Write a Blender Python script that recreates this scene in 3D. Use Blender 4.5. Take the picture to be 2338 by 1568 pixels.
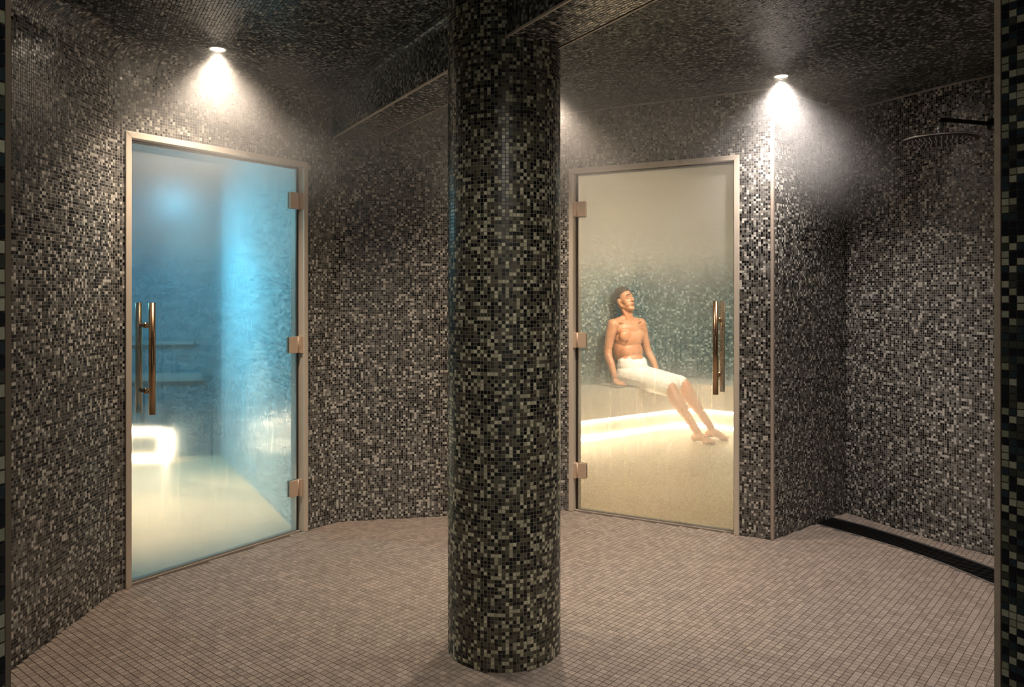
import bpy, bmesh, math
import numpy as np
from mathutils import Vector, Matrix, noise as mnoise

# ------------------------------------------------------------------ scene, camera, world, light
for o in list(bpy.data.objects):
    bpy.data.objects.remove(o, do_unlink=True)
SC = bpy.context.scene
COL = SC.collection
rng = np.random.default_rng(7)
CEIL = 2.48
PITCH = 0.0132

cam = bpy.data.cameras.new('camera')
cam.sensor_width = 36.0
cam.lens = 36.0 * 1800.0 / 2338.0
cam.shift_y = -114.0 / 2338.0
cam.clip_start = 0.02
cam_o = bpy.data.objects.new('camera', cam)
cam_o.location = (0, 0, 1.35)
cam_o.rotation_euler = (math.radians(90), 0, 0)
COL.objects.link(cam_o)
SC.camera = cam_o

w = bpy.data.worlds.new('world')
SC.world = w
w.use_nodes = True
w.node_tree.nodes['Background'].inputs['Color'].default_value = (1.0, 0.97, 0.90, 1)
w.node_tree.nodes['Background'].inputs['Strength'].default_value = 0.22

SC.view_settings.view_transform = 'Standard'
SC.view_settings.look = 'None'
SC.view_settings.exposure = 0.15
SC.view_settings.gamma = 1.0
SC.view_settings.use_curve_mapping = False
SC.cycles.use_denoising = True
SC.cycles.max_bounces = 5
SC.cycles.diffuse_bounces = 2
SC.cycles.glossy_bounces = 2
SC.cycles.transmission_bounces = 4
SC.cycles.transparent_max_bounces = 8
SC.cycles.use_adaptive_sampling = True
SC.cycles.adaptive_threshold = 0.08
SC.cycles.adaptive_min_samples = 12
SC.cycles.volume_bounces = 1
SC.cycles.sample_clamp_indirect = 4.0
SC.cycles.caustics_reflective = False
SC.cycles.caustics_refractive = False
SC.cycles.volume_step_rate = 4.0
SC.cycles.volume_max_steps = 20

# downlights: (x, y, power, colour)
WARM = (1.0, 0.80, 0.62)
LAMPS = [(-1.356, 3.632, 98, WARM, 'recessed ceiling spotlight above the blue glass door'),
         (1.395, 4.085, 105, (1.0, 0.88, 0.81), 'recessed ceiling spotlight above the tiled wall corner by the shower'),
         (1.62, 2.60, 60, (1.0, 0.90, 0.85), 'recessed ceiling spotlight in front of the shower'),
         (0.17, 4.20, 92, WARM, 'recessed ceiling spotlight hidden behind the round column'),
         (0.10, 0.80, 16, (1.0, 0.94, 0.82), 'recessed ceiling spotlight in the doorway passage on the near side')]
PASSAGE_POWER = 55
SPOT_ANGLE = 115
SPOT_BLEND = 1.0

# ------------------------------------------------------------------ materials
def new_mat(name):
    m = bpy.data.materials.new(name)
    m.use_nodes = True
    nt = m.node_tree
    nt.nodes.clear()
    out = nt.nodes.new('ShaderNodeOutputMaterial')
    return m, nt, out

def node(nt, t, **kw):
    n = nt.nodes.new(t)
    for k, v in kw.items():
        if k.startswith('_'):
            setattr(n, k[1:], v)
        else:
            key = int(k[1:]) if k[0] == 'i' and k[1:].isdigit() else k.replace('__', ' ')
            n.inputs[key].default_value = v
    return n

def ramp(nt, stops, interp='CONSTANT'):
    r = nt.nodes.new('ShaderNodeValToRGB')
    cr = r.color_ramp
    cr.interpolation = interp
    while len(cr.elements) > 1:
        cr.elements.remove(cr.elements[-1])
    cr.elements[0].position = stops[0][0]
    cr.elements[0].color = (*stops[0][1], 1)
    for p, c in stops[1:]:
        e = cr.elements.new(p)
        e.color = (*c, 1)
    return r

def math_node(nt, op, a, b=None, clamp=False):
    n = nt.nodes.new('ShaderNodeMath')
    n.operation = op
    n.use_clamp = clamp
    for i, v in enumerate((a, b)):
        if v is None:
            continue
        if isinstance(v, (int, float)):
            n.inputs[i].default_value = v
        else:
            nt.links.new(v, n.inputs[i])
    return n.outputs[0]

def simple_mat(name, col, rough=0.5, metal=0.0, spec=0.5, bump=0.0, bscale=200.0, var=0.0):
    m, nt, out = new_mat(name)
    b = node(nt, 'ShaderNodeBsdfPrincipled', Base__Color=(*col, 1), Roughness=rough, Metallic=metal)
    b.inputs['Specular IOR Level'].default_value = spec
    tc = nt.nodes.new('ShaderNodeTexCoord')
    nz = node(nt, 'ShaderNodeTexNoise', Scale=bscale, Detail=3.0)
    nt.links.new(tc.outputs['Object'], nz.inputs['Vector'])
    if bump:
        bp = node(nt, 'ShaderNodeBump', Strength=bump, Distance=0.002)
        nt.links.new(nz.outputs['Fac'], bp.inputs['Height'])
        nt.links.new(bp.outputs[0], b.inputs['Normal'])
    if var:
        mx = node(nt, 'ShaderNodeMix', _data_type='RGBA')
        nt.links.new(nz.outputs['Fac'], mx.inputs[0])
        mx.inputs[6].default_value = (*[c * (1 - var) for c in col], 1)
        mx.inputs[7].default_value = (*[min(1, c * (1 + var)) for c in col], 1)
        nt.links.new(mx.outputs[2], b.inputs['Base Color'])
    nt.links.new(b.outputs[0], out.inputs[0])
    return m

def tile_mat(name, stops, rough=0.22, spec=0.6, grain=0.35, gscale=180.0):
    """glazed tesserae: the colour of each tile comes from its own random value"""
    m, nt, out = new_mat(name)
    at = node(nt, 'ShaderNodeAttribute', _attribute_name='tint')
    r = ramp(nt, stops)
    nt.links.new(at.outputs['Fac'], r.inputs[0])
    tc = nt.nodes.new('ShaderNodeTexCoord')
    geo = nt.nodes.new('ShaderNodeNewGeometry')
    nz = node(nt, 'ShaderNodeTexNoise', Scale=gscale, Detail=2.0)
    nt.links.new(geo.outputs['Position'], nz.inputs['Vector'])
    # fine grain + per tile brightness
    wn = node(nt, 'ShaderNodeTexWhiteNoise', _noise_dimensions='1D')
    nt.links.new(at.outputs['Fac'], wn.inputs['W'])
    g = math_node(nt, 'ADD', math_node(nt, 'MULTIPLY', nz.outputs['Fac'], grain * 2),
                  math_node(nt, 'MULTIPLY_ADD', wn.outputs['Value'], 0.5))
    g = math_node(nt, 'ADD', g, 0.75 - grain)
    hs = node(nt, 'ShaderNodeMix', _data_type='RGBA', _blend_type='MULTIPLY')
    hs.inputs[0].default_value = 1.0
    nt.links.new(r.outputs[0], hs.inputs[6])
    cmb = nt.nodes.new('ShaderNodeCombineColor')
    for i in range(3):
        nt.links.new(g, cmb.inputs[i])
    nt.links.new(cmb.outputs[0], hs.inputs[7])
    b = node(nt, 'ShaderNodeBsdfPrincipled', Roughness=rough)
    b.inputs['Specular IOR Level'].default_value = spec
    nt.links.new(hs.outputs[2], b.inputs['Base Color'])
    nt.links.new(b.outputs[0], out.inputs[0])
    return m

WALL_STOPS = [(0.0, (0.007, 0.007, 0.008)), (0.23, (0.052, 0.050, 0.046)), (0.46, (0.100, 0.097, 0.089)),
              (0.70, (0.19, 0.184, 0.168)), (0.86, (0.47, 0.455, 0.415))]
COLM_STOPS = [(0.0, (0.005, 0.005, 0.006)), (0.27, (0.045, 0.041, 0.028)), (0.52, (0.088, 0.08, 0.054)),
              (0.76, (0.33, 0.31, 0.215)), (0.92, (0.45, 0.42, 0.30))]
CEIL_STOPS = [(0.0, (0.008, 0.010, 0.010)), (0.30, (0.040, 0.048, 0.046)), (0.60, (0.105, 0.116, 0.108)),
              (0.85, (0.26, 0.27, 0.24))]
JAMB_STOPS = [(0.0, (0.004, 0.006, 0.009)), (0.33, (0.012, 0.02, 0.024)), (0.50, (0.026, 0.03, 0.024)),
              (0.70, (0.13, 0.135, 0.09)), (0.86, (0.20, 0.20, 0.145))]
FLOOR_STOPS = [(0.0, (0.258, 0.212, 0.178)), (0.25, (0.276, 0.228, 0.192)), (0.5, (0.266, 0.219, 0.182)), (0.75, (0.288, 0.239, 0.202))]
BLUE_STOPS = [(0.0, (0.04, 0.11, 0.16)), (0.30, (0.17, 0.30, 0.36)), (0.6, (0.40, 0.53, 0.57))]

M_WALL = tile_mat('wall_mosaic_glaze', WALL_STOPS)
M_COLM = tile_mat('column_mosaic_glaze', COLM_STOPS, rough=0.30, spec=0.4)
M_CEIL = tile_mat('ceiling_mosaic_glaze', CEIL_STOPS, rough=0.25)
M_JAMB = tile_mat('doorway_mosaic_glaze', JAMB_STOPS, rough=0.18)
M_FLOOR = tile_mat('floor_stone_mosaic', FLOOR_STOPS, rough=0.55, spec=0.35, grain=0.30, gscale=420)
M_BLUE = tile_mat('cabin_pale_mosaic_glaze', BLUE_STOPS, rough=0.2)
M_GROUT = simple_mat('wall_grout', (0.50, 0.475, 0.42), 0.85, bump=0.3)
M_GROUT_C = simple_mat('column_grout', (0.24, 0.225, 0.165), 0.85, bump=0.3)
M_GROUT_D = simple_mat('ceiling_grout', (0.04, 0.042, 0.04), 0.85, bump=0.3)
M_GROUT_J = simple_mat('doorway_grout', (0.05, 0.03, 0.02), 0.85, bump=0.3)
M_GROUT_F = simple_mat('floor_grout', (0.175, 0.142, 0.118), 0.9, bump=0.3)
M_TRIM = simple_mat('champagne_metal', (0.84, 0.74, 0.61), 0.38, metal=0.08, bump=0.05, bscale=600)
M_TRIM_EDGE = simple_mat('beige_edge_profile', (0.55, 0.46, 0.38), 0.45, metal=0.1)
M_TRIM_OLD = simple_mat('tarnished_edge_profile', (0.50, 0.40, 0.30), 0.5, metal=0.2, bump=0.1, var=0.3, bscale=40)
M_TRIM_DK = simple_mat('dark_bronze_edge', (0.10, 0.085, 0.065), 0.4, metal=0.4)
M_BRONZE = simple_mat('brushed_bronze', (0.50, 0.335, 0.20), 0.24, metal=1.0)
M_HINGE = simple_mat('satin_copper', (0.80, 0.61, 0.45), 0.42, metal=0.2)
M_GASKET = simple_mat('brown_rubber', (0.06, 0.045, 0.032), 0.6)
M_SEAL = simple_mat('clear_grey_seal', (0.30, 0.29, 0.26), 0.35)
M_CHROME = simple_mat('polished_chrome', (0.9, 0.9, 0.9), 0.2, metal=0.55)
M_DARKCHROME = simple_mat('dark_chrome', (0.10, 0.10, 0.10), 0.3, metal=0.9)
M_BLACK = simple_mat('black_grating', (0.006, 0.006, 0.007), 0.45)
M_STEEL = simple_mat('stainless_edge', (0.62, 0.6, 0.57), 0.3, metal=0.8)
M_PLASTER = simple_mat('shell_plaster', (0.10, 0.09, 0.08), 0.9)

def emit_mat(name, col, s):
    m, nt, out = new_mat(name)
    e = node(nt, 'ShaderNodeEmission', Color=(*col, 1), Strength=s)
    nt.links.new(e.outputs[0], out.inputs[0])
    return m

M_LENS = emit_mat('lamp_lens', (1.0, 0.82, 0.64), 70.0)
M_LED = emit_mat('led_strip_light', (1.0, 0.78, 0.50), 70.0)

def mosaic_mat(name, stops, pitch=0.0132, grout=(0.3, 0.3, 0.28), rough=0.3, soft=False):
    """small mosaic drawn on UV metres, for cabin surfaces too far away to pick the pieces apart"""
    m, nt, out = new_mat(name)
    uv = nt.nodes.new('ShaderNodeTexCoord')
    sc = node(nt, 'ShaderNodeVectorMath', _operation='SCALE')
    sc.inputs['Scale'].default_value = 1.0 / pitch
    nt.links.new(uv.outputs['UV'], sc.inputs[0])
    fl = node(nt, 'ShaderNodeVectorMath', _operation='FLOOR')
    nt.links.new(sc.outputs[0], fl.inputs[0])
    wn = node(nt, 'ShaderNodeTexWhiteNoise', _noise_dimensions='3D')
    nt.links.new(fl.outputs[0], wn.inputs['Vector'])
    r = ramp(nt, stops)
    nt.links.new(wn.outputs['Value'], r.inputs[0])
    fr = node(nt, 'ShaderNodeVectorMath', _operation='FRACTION')
    nt.links.new(sc.outputs[0], fr.inputs[0])
    sx = nt.nodes.new('ShaderNodeSeparateXYZ')
    nt.links.new(fr.outputs[0], sx.inputs[0])
    gx = math_node(nt, 'GREATER_THAN', sx.outputs[0], 0.10)
    gy = math_node(nt, 'GREATER_THAN', sx.outputs[1], 0.10)
    tile = math_node(nt, 'MULTIPLY', gx, gy)
    mx = node(nt, 'ShaderNodeMix', _data_type='RGBA')
    nt.links.new(tile, mx.inputs[0])
    mx.inputs[6].default_value = (*grout, 1)
    nt.links.new(r.outputs[0], mx.inputs[7])
    b = node(nt, 'ShaderNodeBsdfPrincipled', Roughness=rough)
    nt.links.new(mx.outputs[2], b.inputs['Base Color'])
    bp = node(nt, 'ShaderNodeBump', Strength=0.3, Distance=0.001)
    nt.links.new(tile, bp.inputs['Height'])
    nt.links.new(bp.outputs[0], b.inputs['Normal'])
    nt.links.new(b.outputs[0], out.inputs[0])
    return m

M_CAB_BLUE = mosaic_mat('cabin_blue_mosaic', [(0, (0.10, 0.17, 0.20)), (0.3, (0.30, 0.40, 0.43)), (0.6, (0.5, 0.58, 0.6))], grout=(0.35, 0.38, 0.38))
M_CAB_TEAL = mosaic_mat('cabin_teal_mosaic', [(0, (0.03, 0.075, 0.085)), (0.35, (0.08, 0.145, 0.15)), (0.65, (0.17, 0.25, 0.25)), (0.9, (0.42, 0.49, 0.47))], grout=(0.2, 0.24, 0.23), pitch=0.02)
M_CAB_FLOOR = mosaic_mat('cabin_floor_mosaic', [(0, (0.52, 0.40, 0.25)), (0.5, (0.58, 0.46, 0.30))], pitch=0.027, grout=(0.42, 0.36, 0.28), rough=0.4)
M_CAB_PALE = mosaic_mat('cabin_bench_mosaic', [(0, (0.46, 0.44, 0.38)), (0.5, (0.62, 0.58, 0.5))], grout=(0.4, 0.37, 0.32))
M_CAB_DARKB = mosaic_mat('cabin_dark_mosaic', [(0, (0.03, 0.055, 0.075)), (0.4, (0.075, 0.12, 0.145)), (0.75, (0.16, 0.22, 0.25))], grout=(0.16, 0.19, 0.2))

# ------------------------------------------------------------------ object helpers
def link(o, parent=None):
    COL.objects.link(o)
    if parent is not None:
        o.parent = parent
    return o

def tag(o, label=None, cat=None, group=None, kind=None):
    if label: o['label'] = label
    if cat: o['category'] = cat
    if group: o['group'] = group
    if kind: o['kind'] = kind
    return o

def empty(name, loc=(0, 0, 0), parent=None):
    o = bpy.data.objects.new(name, None)
    o.location = loc
    o.empty_display_size = 0.05
    return link(o, parent)

def mesh_obj(name, verts, faces, mat, parent=None, uv=None, smooth=False):
    me = bpy.data.meshes.new(name)
    me.from_pydata([tuple(v) for v in verts], [], [tuple(f) for f in faces])
    if mat: me.materials.append(mat)
    if uv is not None:
        l = me.uv_layers.new(name='UVMap')
        for lp in me.loops:
            l.data[lp.index].uv = uv[lp.vertex_index]
    if smooth:
        for p in me.polygons: p.use_smooth = True
    me.update()
    return link(bpy.data.objects.new(name, me), parent)

def bm_obj(name, bm, mat, parent=None, smooth=False):
    me = bpy.data.meshes.new(name)
    bm.normal_update()
    bm.to_mesh(me)
    bm.free()
    if mat: me.materials.append(mat)
    if smooth:
        for p in me.polygons: p.use_smooth = True
    return link(bpy.data.objects.new(name, me), parent)

def bm_box(bm, c, ux, uy, uz, sx, sy, sz):
    c, ux, uy, uz = Vector(c), Vector(ux), Vector(uy), Vector(uz)
    vs = []
    for k in (-1, 1):
        for j in (-1, 1):
            for i in (-1, 1):
                vs.append(bm.verts.new(c + ux * (i * sx / 2) + uy * (j * sy / 2) + uz * (k * sz / 2)))
    for f in ((0, 2, 3, 1), (4, 5, 7, 6), (0, 1, 5, 4), (2, 6, 7, 3), (0, 4, 6, 2), (1, 3, 7, 5)):
        bm.faces.new([vs[i] for i in f])
    return vs

def box_obj(name, c, ux, uy, uz, sx, sy, sz, mat, parent=None, bevel=0.0):
    bm = bmesh.new()
    bm_box(bm, c, ux, uy, uz, sx, sy, sz)
    bmesh.ops.recalc_face_normals(bm, faces=bm.faces)
    if bevel:
        bmesh.ops.bevel(bm, geom=list(bm.edges), offset=bevel, segments=2, affect='EDGES')
    return bm_obj(name, bm, mat, parent)

def bm_tube(bm, path, r, seg=16, cap=True):
    path = [Vector(p) for p in path]
    rr = r if isinstance(r, (list, tuple)) else [r] * len(path)
    rings = []
    ref = None
    for i, p in enumerate(path):
        t = (path[min(i + 1, len(path) - 1)] - path[max(i - 1, 0)]).normalized()
        if ref is None:
            ref = Vector((0, 0, 1)) if abs(t.z) < 0.9 else Vector((1, 0, 0))
        a = t.cross(ref).normalized()
        b = a.cross(t).normalized()
        ref = b
        rings.append([bm.verts.new(p + (a * math.cos(2 * math.pi * k / seg) + b * math.sin(2 * math.pi * k / seg)) * rr[i]) for k in range(seg)])
    for i in range(len(rings) - 1):
        for k in range(seg):
            bm.faces.new((rings[i][k], rings[i][(k + 1) % seg], rings[i + 1][(k + 1) % seg], rings[i + 1][k]))
    if cap:
        bm.faces.new(rings[0][::-1])
        bm.faces.new(rings[-1])

def tube_obj(name, path, r, mat, parent=None, seg=16):
    bm = bmesh.new()
    bm_tube(bm, path, r, seg)
    bmesh.ops.recalc_face_normals(bm, faces=bm.faces)
    return bm_obj(name, bm, mat, parent, smooth=True)

def prism_obj(name, pts, z0, z1, mat, parent=None):
    if sum(a[0] * b[1] - b[0] * a[1] for a, b in zip(pts, pts[1:] + pts[:1])) < 0: pts = pts[::-1]
    n = len(pts)
    vs = [(p[0], p[1], z0) for p in pts] + [(p[0], p[1], z1) for p in pts]
    fs = [tuple(range(n))[::-1], tuple(range(n, 2 * n))] + [(i, (i + 1) % n, n + (i + 1) % n, n + i) for i in range(n)]
    return mesh_obj(name, vs, fs, mat, parent)

# ---- mosaic tiles as real chamfered pieces
TILE_H = 0.0009
def tile_block(C, U, V, N, w, h, tilt=0.022, lift=TILE_H, inset=0.11, jig=0.03):
    n = len(C)
    hw, hh = w / 2, h / 2
    sgn = np.array([(-1, -1), (1, -1), (1, 1), (-1, 1)], float)
    t1 = rng.normal(0, tilt, n)[:, None]
    t2 = rng.normal(0, tilt, n)[:, None]
    j1 = (1 + rng.normal(0, jig, n))[:, None]
    out = np.zeros((n, 8, 3))
    for k in range(4):
        su, sv = sgn[k]
        out[:, k] = C + U * (su * hw) * j1 + V * (sv * hh) * j1
        f = 1 - inset
        out[:, 4 + k] = C + U * (su * hw * f) * j1 + V * (sv * hh * f) * j1 + N * (lift + (su * hw * t1 + sv * hh * t2))
    base = (np.arange(n) * 8)[:, None, None]
    q = np.array([(4, 5, 6, 7), (0, 1, 5, 4), (1, 2, 6, 5), (2, 3, 7, 6), (3, 0, 4, 7)])
    F = (base + q[None]).reshape(-1, 4)
    return out.reshape(-1, 3), F

def fast_mesh(name, V, F, mat, tint=None, parent=None):
    me = bpy.data.meshes.new(name)
    nv, nf = len(V), len(F)
    me.vertices.add(nv)
    me.vertices.foreach_set('co', np.ascontiguousarray(V, np.float32).ravel())
    me.loops.add(nf * 4)
    me.loops.foreach_set('vertex_index', np.ascontiguousarray(F, np.int32).ravel())
    me.polygons.add(nf)
    me.polygons.foreach_set('loop_start', np.arange(0, nf * 4, 4, dtype=np.int32))
    me.polygons.foreach_set('use_smooth', np.zeros(nf, dtype=bool))
    me.materials.append(mat)
    if tint is not None:
        a = me.attributes.new('tint', 'FLOAT', 'FACE')
        a.data.foreach_set('value', np.ascontiguousarray(tint, np.float32))
    me.update(calc_edges=True)
    me.validate()
    return link(bpy.data.objects.new(name, me), parent)

def tile_stuff(name, C, U, V, N, mat, parent, w=PITCH * 0.885, h=PITCH * 0.885, **kw):
    C, U, V, N = [np.broadcast_to(np.asarray(a, float), (len(C), 3)) for a in (C, U, V, N)]
    vs, fs = tile_block(C, U, V, N, w, h, **kw)
    t = np.repeat(rng.random(len(C)), 5)
    o = fast_mesh(name, vs, fs, mat, t, parent)
    tag(o, kind='stuff')
    return o

def tile_protos(mat, w, h, lift=TILE_H, n=14, inset=0.11):
    out = []
    for i in range(n):
        vs, fs = tile_block(np.zeros((1, 3)), np.array([[1., 0, 0]]), np.array([[0, 1., 0]]), np.array([[0, 0, 1.]]), w, h, lift=lift, inset=inset, tilt=0.012, jig=0.01)
        me = bpy.data.meshes.new('tile')
        me.from_pydata(vs.tolist(), [], fs.tolist())
        me.materials.append(mat)
        a = me.attributes.new('tint', 'FLOAT', 'FACE')
        a.data.foreach_set('value', np.full(len(fs), (i + 0.5) / n, np.float32))
        out.append(me)
    return out

def place_tiles(protos, C, U, V, N, parent, tints=None, name='tile'):
    for i in range(len(C)):
        k = int((tints[i] if tints is not None else rng.random()) * len(protos)) % len(protos)
        o = bpy.data.objects.new(name, protos[k])
        m = Matrix(((U[i][0], V[i][0], N[i][0], C[i][0]), (U[i][1], V[i][1], N[i][1], C[i][1]), (U[i][2], V[i][2], N[i][2], C[i][2]), (0, 0, 0, 1)))
        COL.objects.link(o)
        o.parent = parent
        o.matrix_parent_inverse = parent.matrix_world.inverted()
        o.matrix_basis = m

# ---- plan paths
def fillet(pts, rad):
    out = [np.array(pts[0], float)]
    for i in range(1, len(pts) - 1):
        a, b, c = [np.array(p, float) for p in pts[i - 1:i + 2]]
        r = rad[i] if isinstance(rad, (list, tuple)) else rad
        d0, d1 = (a - b), (c - b)
        d0 /= np.linalg.norm(d0); d1 /= np.linalg.norm(d1)
        ang = math.acos(max(-1, min(1, float(d0 @ d1))))
        if r <= 0 or ang > 3.13:
            out.append(b); continue
        tl = r / math.tan(ang / 2)
        s, e = b + d0 * tl, b + d1 * tl
        for k in range(9):
            t = k / 8
            out.append((1 - t) ** 2 * s + 2 * t * (1 - t) * b + t * t * e)
    out.append(np.array(pts[-1], float))
    return np.array(out)

class Path:
    def __init__(self, pts):
        self.p = np.array(pts, float)
        seg = np.diff(self.p, axis=0)
        self.l = np.concatenate([[0], np.cumsum(np.linalg.norm(seg, axis=1))])
        self.len = self.l[-1]
    def at(self, u):
        u = np.asarray(u, float)
        return np.stack([np.interp(u, self.l, self.p[:, 0]), np.interp(u, self.l, self.p[:, 1])], -1)
    def tan(self, u):
        e = 0.01
        d = self.at(np.minimum(np.asarray(u) + e, self.len)) - self.at(np.maximum(np.asarray(u) - e, 0))
        return d / np.linalg.norm(d, axis=-1, keepdims=True)

def wall_profile(v, H, r):
    """offset into the room, height, and slope angle along a wall that rolls into the ceiling with radius r"""
    if r <= 0:
        return np.zeros_like(v), v, np.zeros_like(v)
    th = np.clip((v - (H - r)) / r, 0, math.pi / 2)
    return r * (1 - np.cos(th)), np.where(v > H - r, H - r + r * np.sin(th), v), th

def build_wall(name, pts, sections, H=CEIL, r=0.0, thick=0.10, tile_u=None, mat=M_WALL, grout=M_GROUT, extra_u=()):
    """pts run left to right as seen from inside; inside lies on the right-hand side normal (ty, -tx)"""
    P = Path(pts)
    bm = bmesh.new()
    Cs, Us, Vs, Ns = [], [], [], []
    vmax = H if r <= 0 else H - r + r * math.pi / 2
    for (u0, u1, v0, v1) in sections:
        u1 = min(u1, P.len)
        v1 = vmax if v1 is None else v1
        us = sorted(set([u0, u1] + [x for x in P.l if u0 < x < u1]))
        vs = [v0] + ([H - r + r * math.pi / 2 * k / 20 for k in range(21)] if (r > 0 and v1 > H - r) else [v1])
        xy = P.at(us); tg = P.tan(us)
        nrm = np.stack([tg[:, 1], -tg[:, 0]], -1)
        off, zz, th = wall_profile(np.array(vs), H, r)
        off = off - 0.0012 * np.sin(th); zz = zz + 0.0012 * np.sin(th)
        rows = []
        for k in range(len(vs)):
            rows.append([bm.verts.new((*(xy[i] + nrm[i] * off[k]), zz[k])) for i in range(len(us))])
        back = [[bm.verts.new((*(xy[i] - nrm[i] * thick), z)) for i in range(len(us))] for z in (v0, H)]
        for k in range(len(vs) - 1):
            for i in range(len(us) - 1):
                bm.faces.new((rows[k][i], rows[k][i + 1], rows[k + 1][i + 1], rows[k + 1][i]))
        for i in range(len(us) - 1):
            bm.faces.new((back[0][i + 1], back[0][i], back[1][i], back[1][i + 1]))
            bm.faces.new((rows[0][i + 1], rows[0][i], back[0][i], back[0][i + 1]))
            bm.faces.new((rows[-1][i], rows[-1][i + 1], back[1][i + 1], back[1][i]))
        for i in (0, -1):
            loop = [rows[k][i] for k in range(len(vs))] + [back[1][i], back[0][i]]
            bm.faces.new(loop if i == 0 else loop[::-1])
        a0, a1 = (u0, u1) if tile_u is None else (max(u0, tile_u[0]), min(u1, tile_u[1]))
        nu, nv = int(round((a1 - a0) / PITCH)), int(math.floor((v1 - v0) / PITCH))
        if nu < 1 or nv < 1:
            continue
        pu = (a1 - a0) / nu
        uu = a0 + (np.arange(nu) + 0.5) * pu
        # keep the courses on one grid over the whole wall
        k0 = math.ceil(v0 / PITCH - 1e-6)
        vv = (np.arange(k0, k0 + nv) + 0.5) * PITCH
        vv = vv[vv < v1 - PITCH * 0.4]
        UU, VV = np.meshgrid(uu, vv)
        UU, VV = UU.ravel(), VV.ravel()
        xy = P.at(UU); tg = P.tan(UU)
        nr = np.stack([tg[:, 1], -tg[:, 0]], -1)
        off, zz, th = wall_profile(VV, H, r)
        Cs.append(np.concatenate([xy + nr * off[:, None], zz[:, None]], 1))
        Us.append(np.concatenate([tg, np.zeros((len(tg), 1))], 1))
        Vs.append(np.concatenate([nr * np.sin(th)[:, None], np.cos(th)[:, None]], 1))
        Ns.append(np.concatenate([nr * np.cos(th)[:, None], -np.sin(th)[:, None]], 1))
    bmesh.ops.recalc_face_normals(bm, faces=bm.faces)
    o = bm_obj(name, bm, grout)
    tag(o, kind='structure')
    if Cs:
        tile_stuff('mosaic_tiles', np.concatenate(Cs), np.concatenate(Us), np.concatenate(Vs), np.concatenate(Ns), mat, o)
    return o, P

def inside(poly, pts):
    poly = np.asarray(poly, float)
    x, y = pts[:, 0], pts[:, 1]
    c = np.zeros(len(pts), bool)
    j = len(poly) - 1
    for i in range(len(poly)):
        xi, yi = poly[i]; xj, yj = poly[j]
        cond = ((yi > y) != (yj > y)) & (x < (xj - xi) * (y - yi) / (yj - yi + 1e-12) + xi)
        c ^= cond
        j = i
    return c

# ------------------------------------------------------------------ plan of the room
P1 = np.array((-1.776, 3.612)); D1 = np.array((0.5653, 0.8248)); N1 = np.array((0.8248, -0.5653)); W1 = 1.07; H1 = 2.095
P2 = np.array((0.357, 4.909)); D2 = np.array((0.878, -0.4787)); D2 = D2 / np.linalg.norm(D2); N2 = np.array((D2[1], -D2[0])); W2 = 1.043; H2 = 2.125
COLC = np.array((-0.03, 3.02)); COLR = 0.214

left_pts = fillet([(-1.80, 0.9), (-1.80, 3.566), tuple(P1 + D1 * (W1 + 0.0))], 0.17)
PL = Path(left_pts)
u_d1 = PL.len - W1
back_pts = fillet([tuple(P1 + D1 * W1), (-1.03, 4.675), (0.33, 4.922)], 0.16)
right_pts = [(0.33, 4.9237), tuple(P2), tuple(P2 + D2 * W2), (1.43, 4.324)]
ret_pts = [(1.43, 4.324), (2.062, 4.868)]
sh_pts = [(2.062, 4.868), (2.150, 4.67), (2.248, 4.467), (2.366, 4.233), (2.481, 4.06), (2.64, 3.80), (2.80, 3.45), (2.93, 3.0), (3.0, 2.6)]

# ------------------------------------------------------------------ structure
build_wall('wall_left', left_pts, [(0, u_d1, 0, None), (u_d1, PL.len, H1, None)], r=0.12, tile_u=(0.9, PL.len))
build_wall('wall_back', back_pts, [(0, 9, 0, None)], r=0.09)
PR = Path(right_pts)
u_d2 = float(np.linalg.norm(P2 - np.array(right_pts[0])))
build_wall('wall_right', right_pts, [(0, u_d2, 0, None), (u_d2, u_d2 + W2, H2, None), (u_d2 + W2, PR.len, 0, None)])
build_wall('wall_return', ret_pts, [(0, 9, 0, None)])
build_wall('wall_shower', sh_pts, [(0, 9, 0, None)], tile_u=(0, 1.75))

trim = prism_obj('trim_1', [(1.418, 4.322), (1.4305, 4.3145), (1.4405, 4.3255), (1.432, 4.334)], 0, CEIL, M_TRIM_EDGE)
tag(trim, kind='structure')

# doorway jambs in the foreground
def jamb(name, corner, direction, inner, outline, cols, zr, protos, side):
    o = prism_obj(name, outline, 0, 2.6, M_GROUT_J)
    tag(o, kind='structure')
    d = np.array(direction, float); d /= np.linalg.norm(d)
    n = np.array(inner, float); n -= d * (n @ d); n /= np.linalg.norm(n)
    C, U, V, N, own = [], [], [], [], []
    uu = -d if np.cross(np.append(d, 0), (0, 0, 1.0)) @ np.append(n, 0) < 0 else d
    for i in range(12):
        for k in range(int(2.45 / PITCH)):
            p = np.array(corner) + d * ((i + 0.5) * PITCH + side)
            z = (k + 0.5) * PITCH
            C.append((p[0], p[1], z)); U.append((*uu, 0)); V.append((0, 0, 1)); N.append((*n, 0))
            own.append(i < cols and zr[0] < z < zr[1])
    C, U, V, N, own = map(np.array, (C, U, V, N, own))
    place_tiles(protos, C[own], U[own], V[own], N[own], o)
    tile_stuff('mosaic_tiles', C[~own], U[~own], V[~own], N[~own], M_JAMB, o, w=PITCH * 0.90, h=PITCH * 0.90, lift=0.0016, inset=0.09, tilt=0.012, jig=0.01)
    return o

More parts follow.
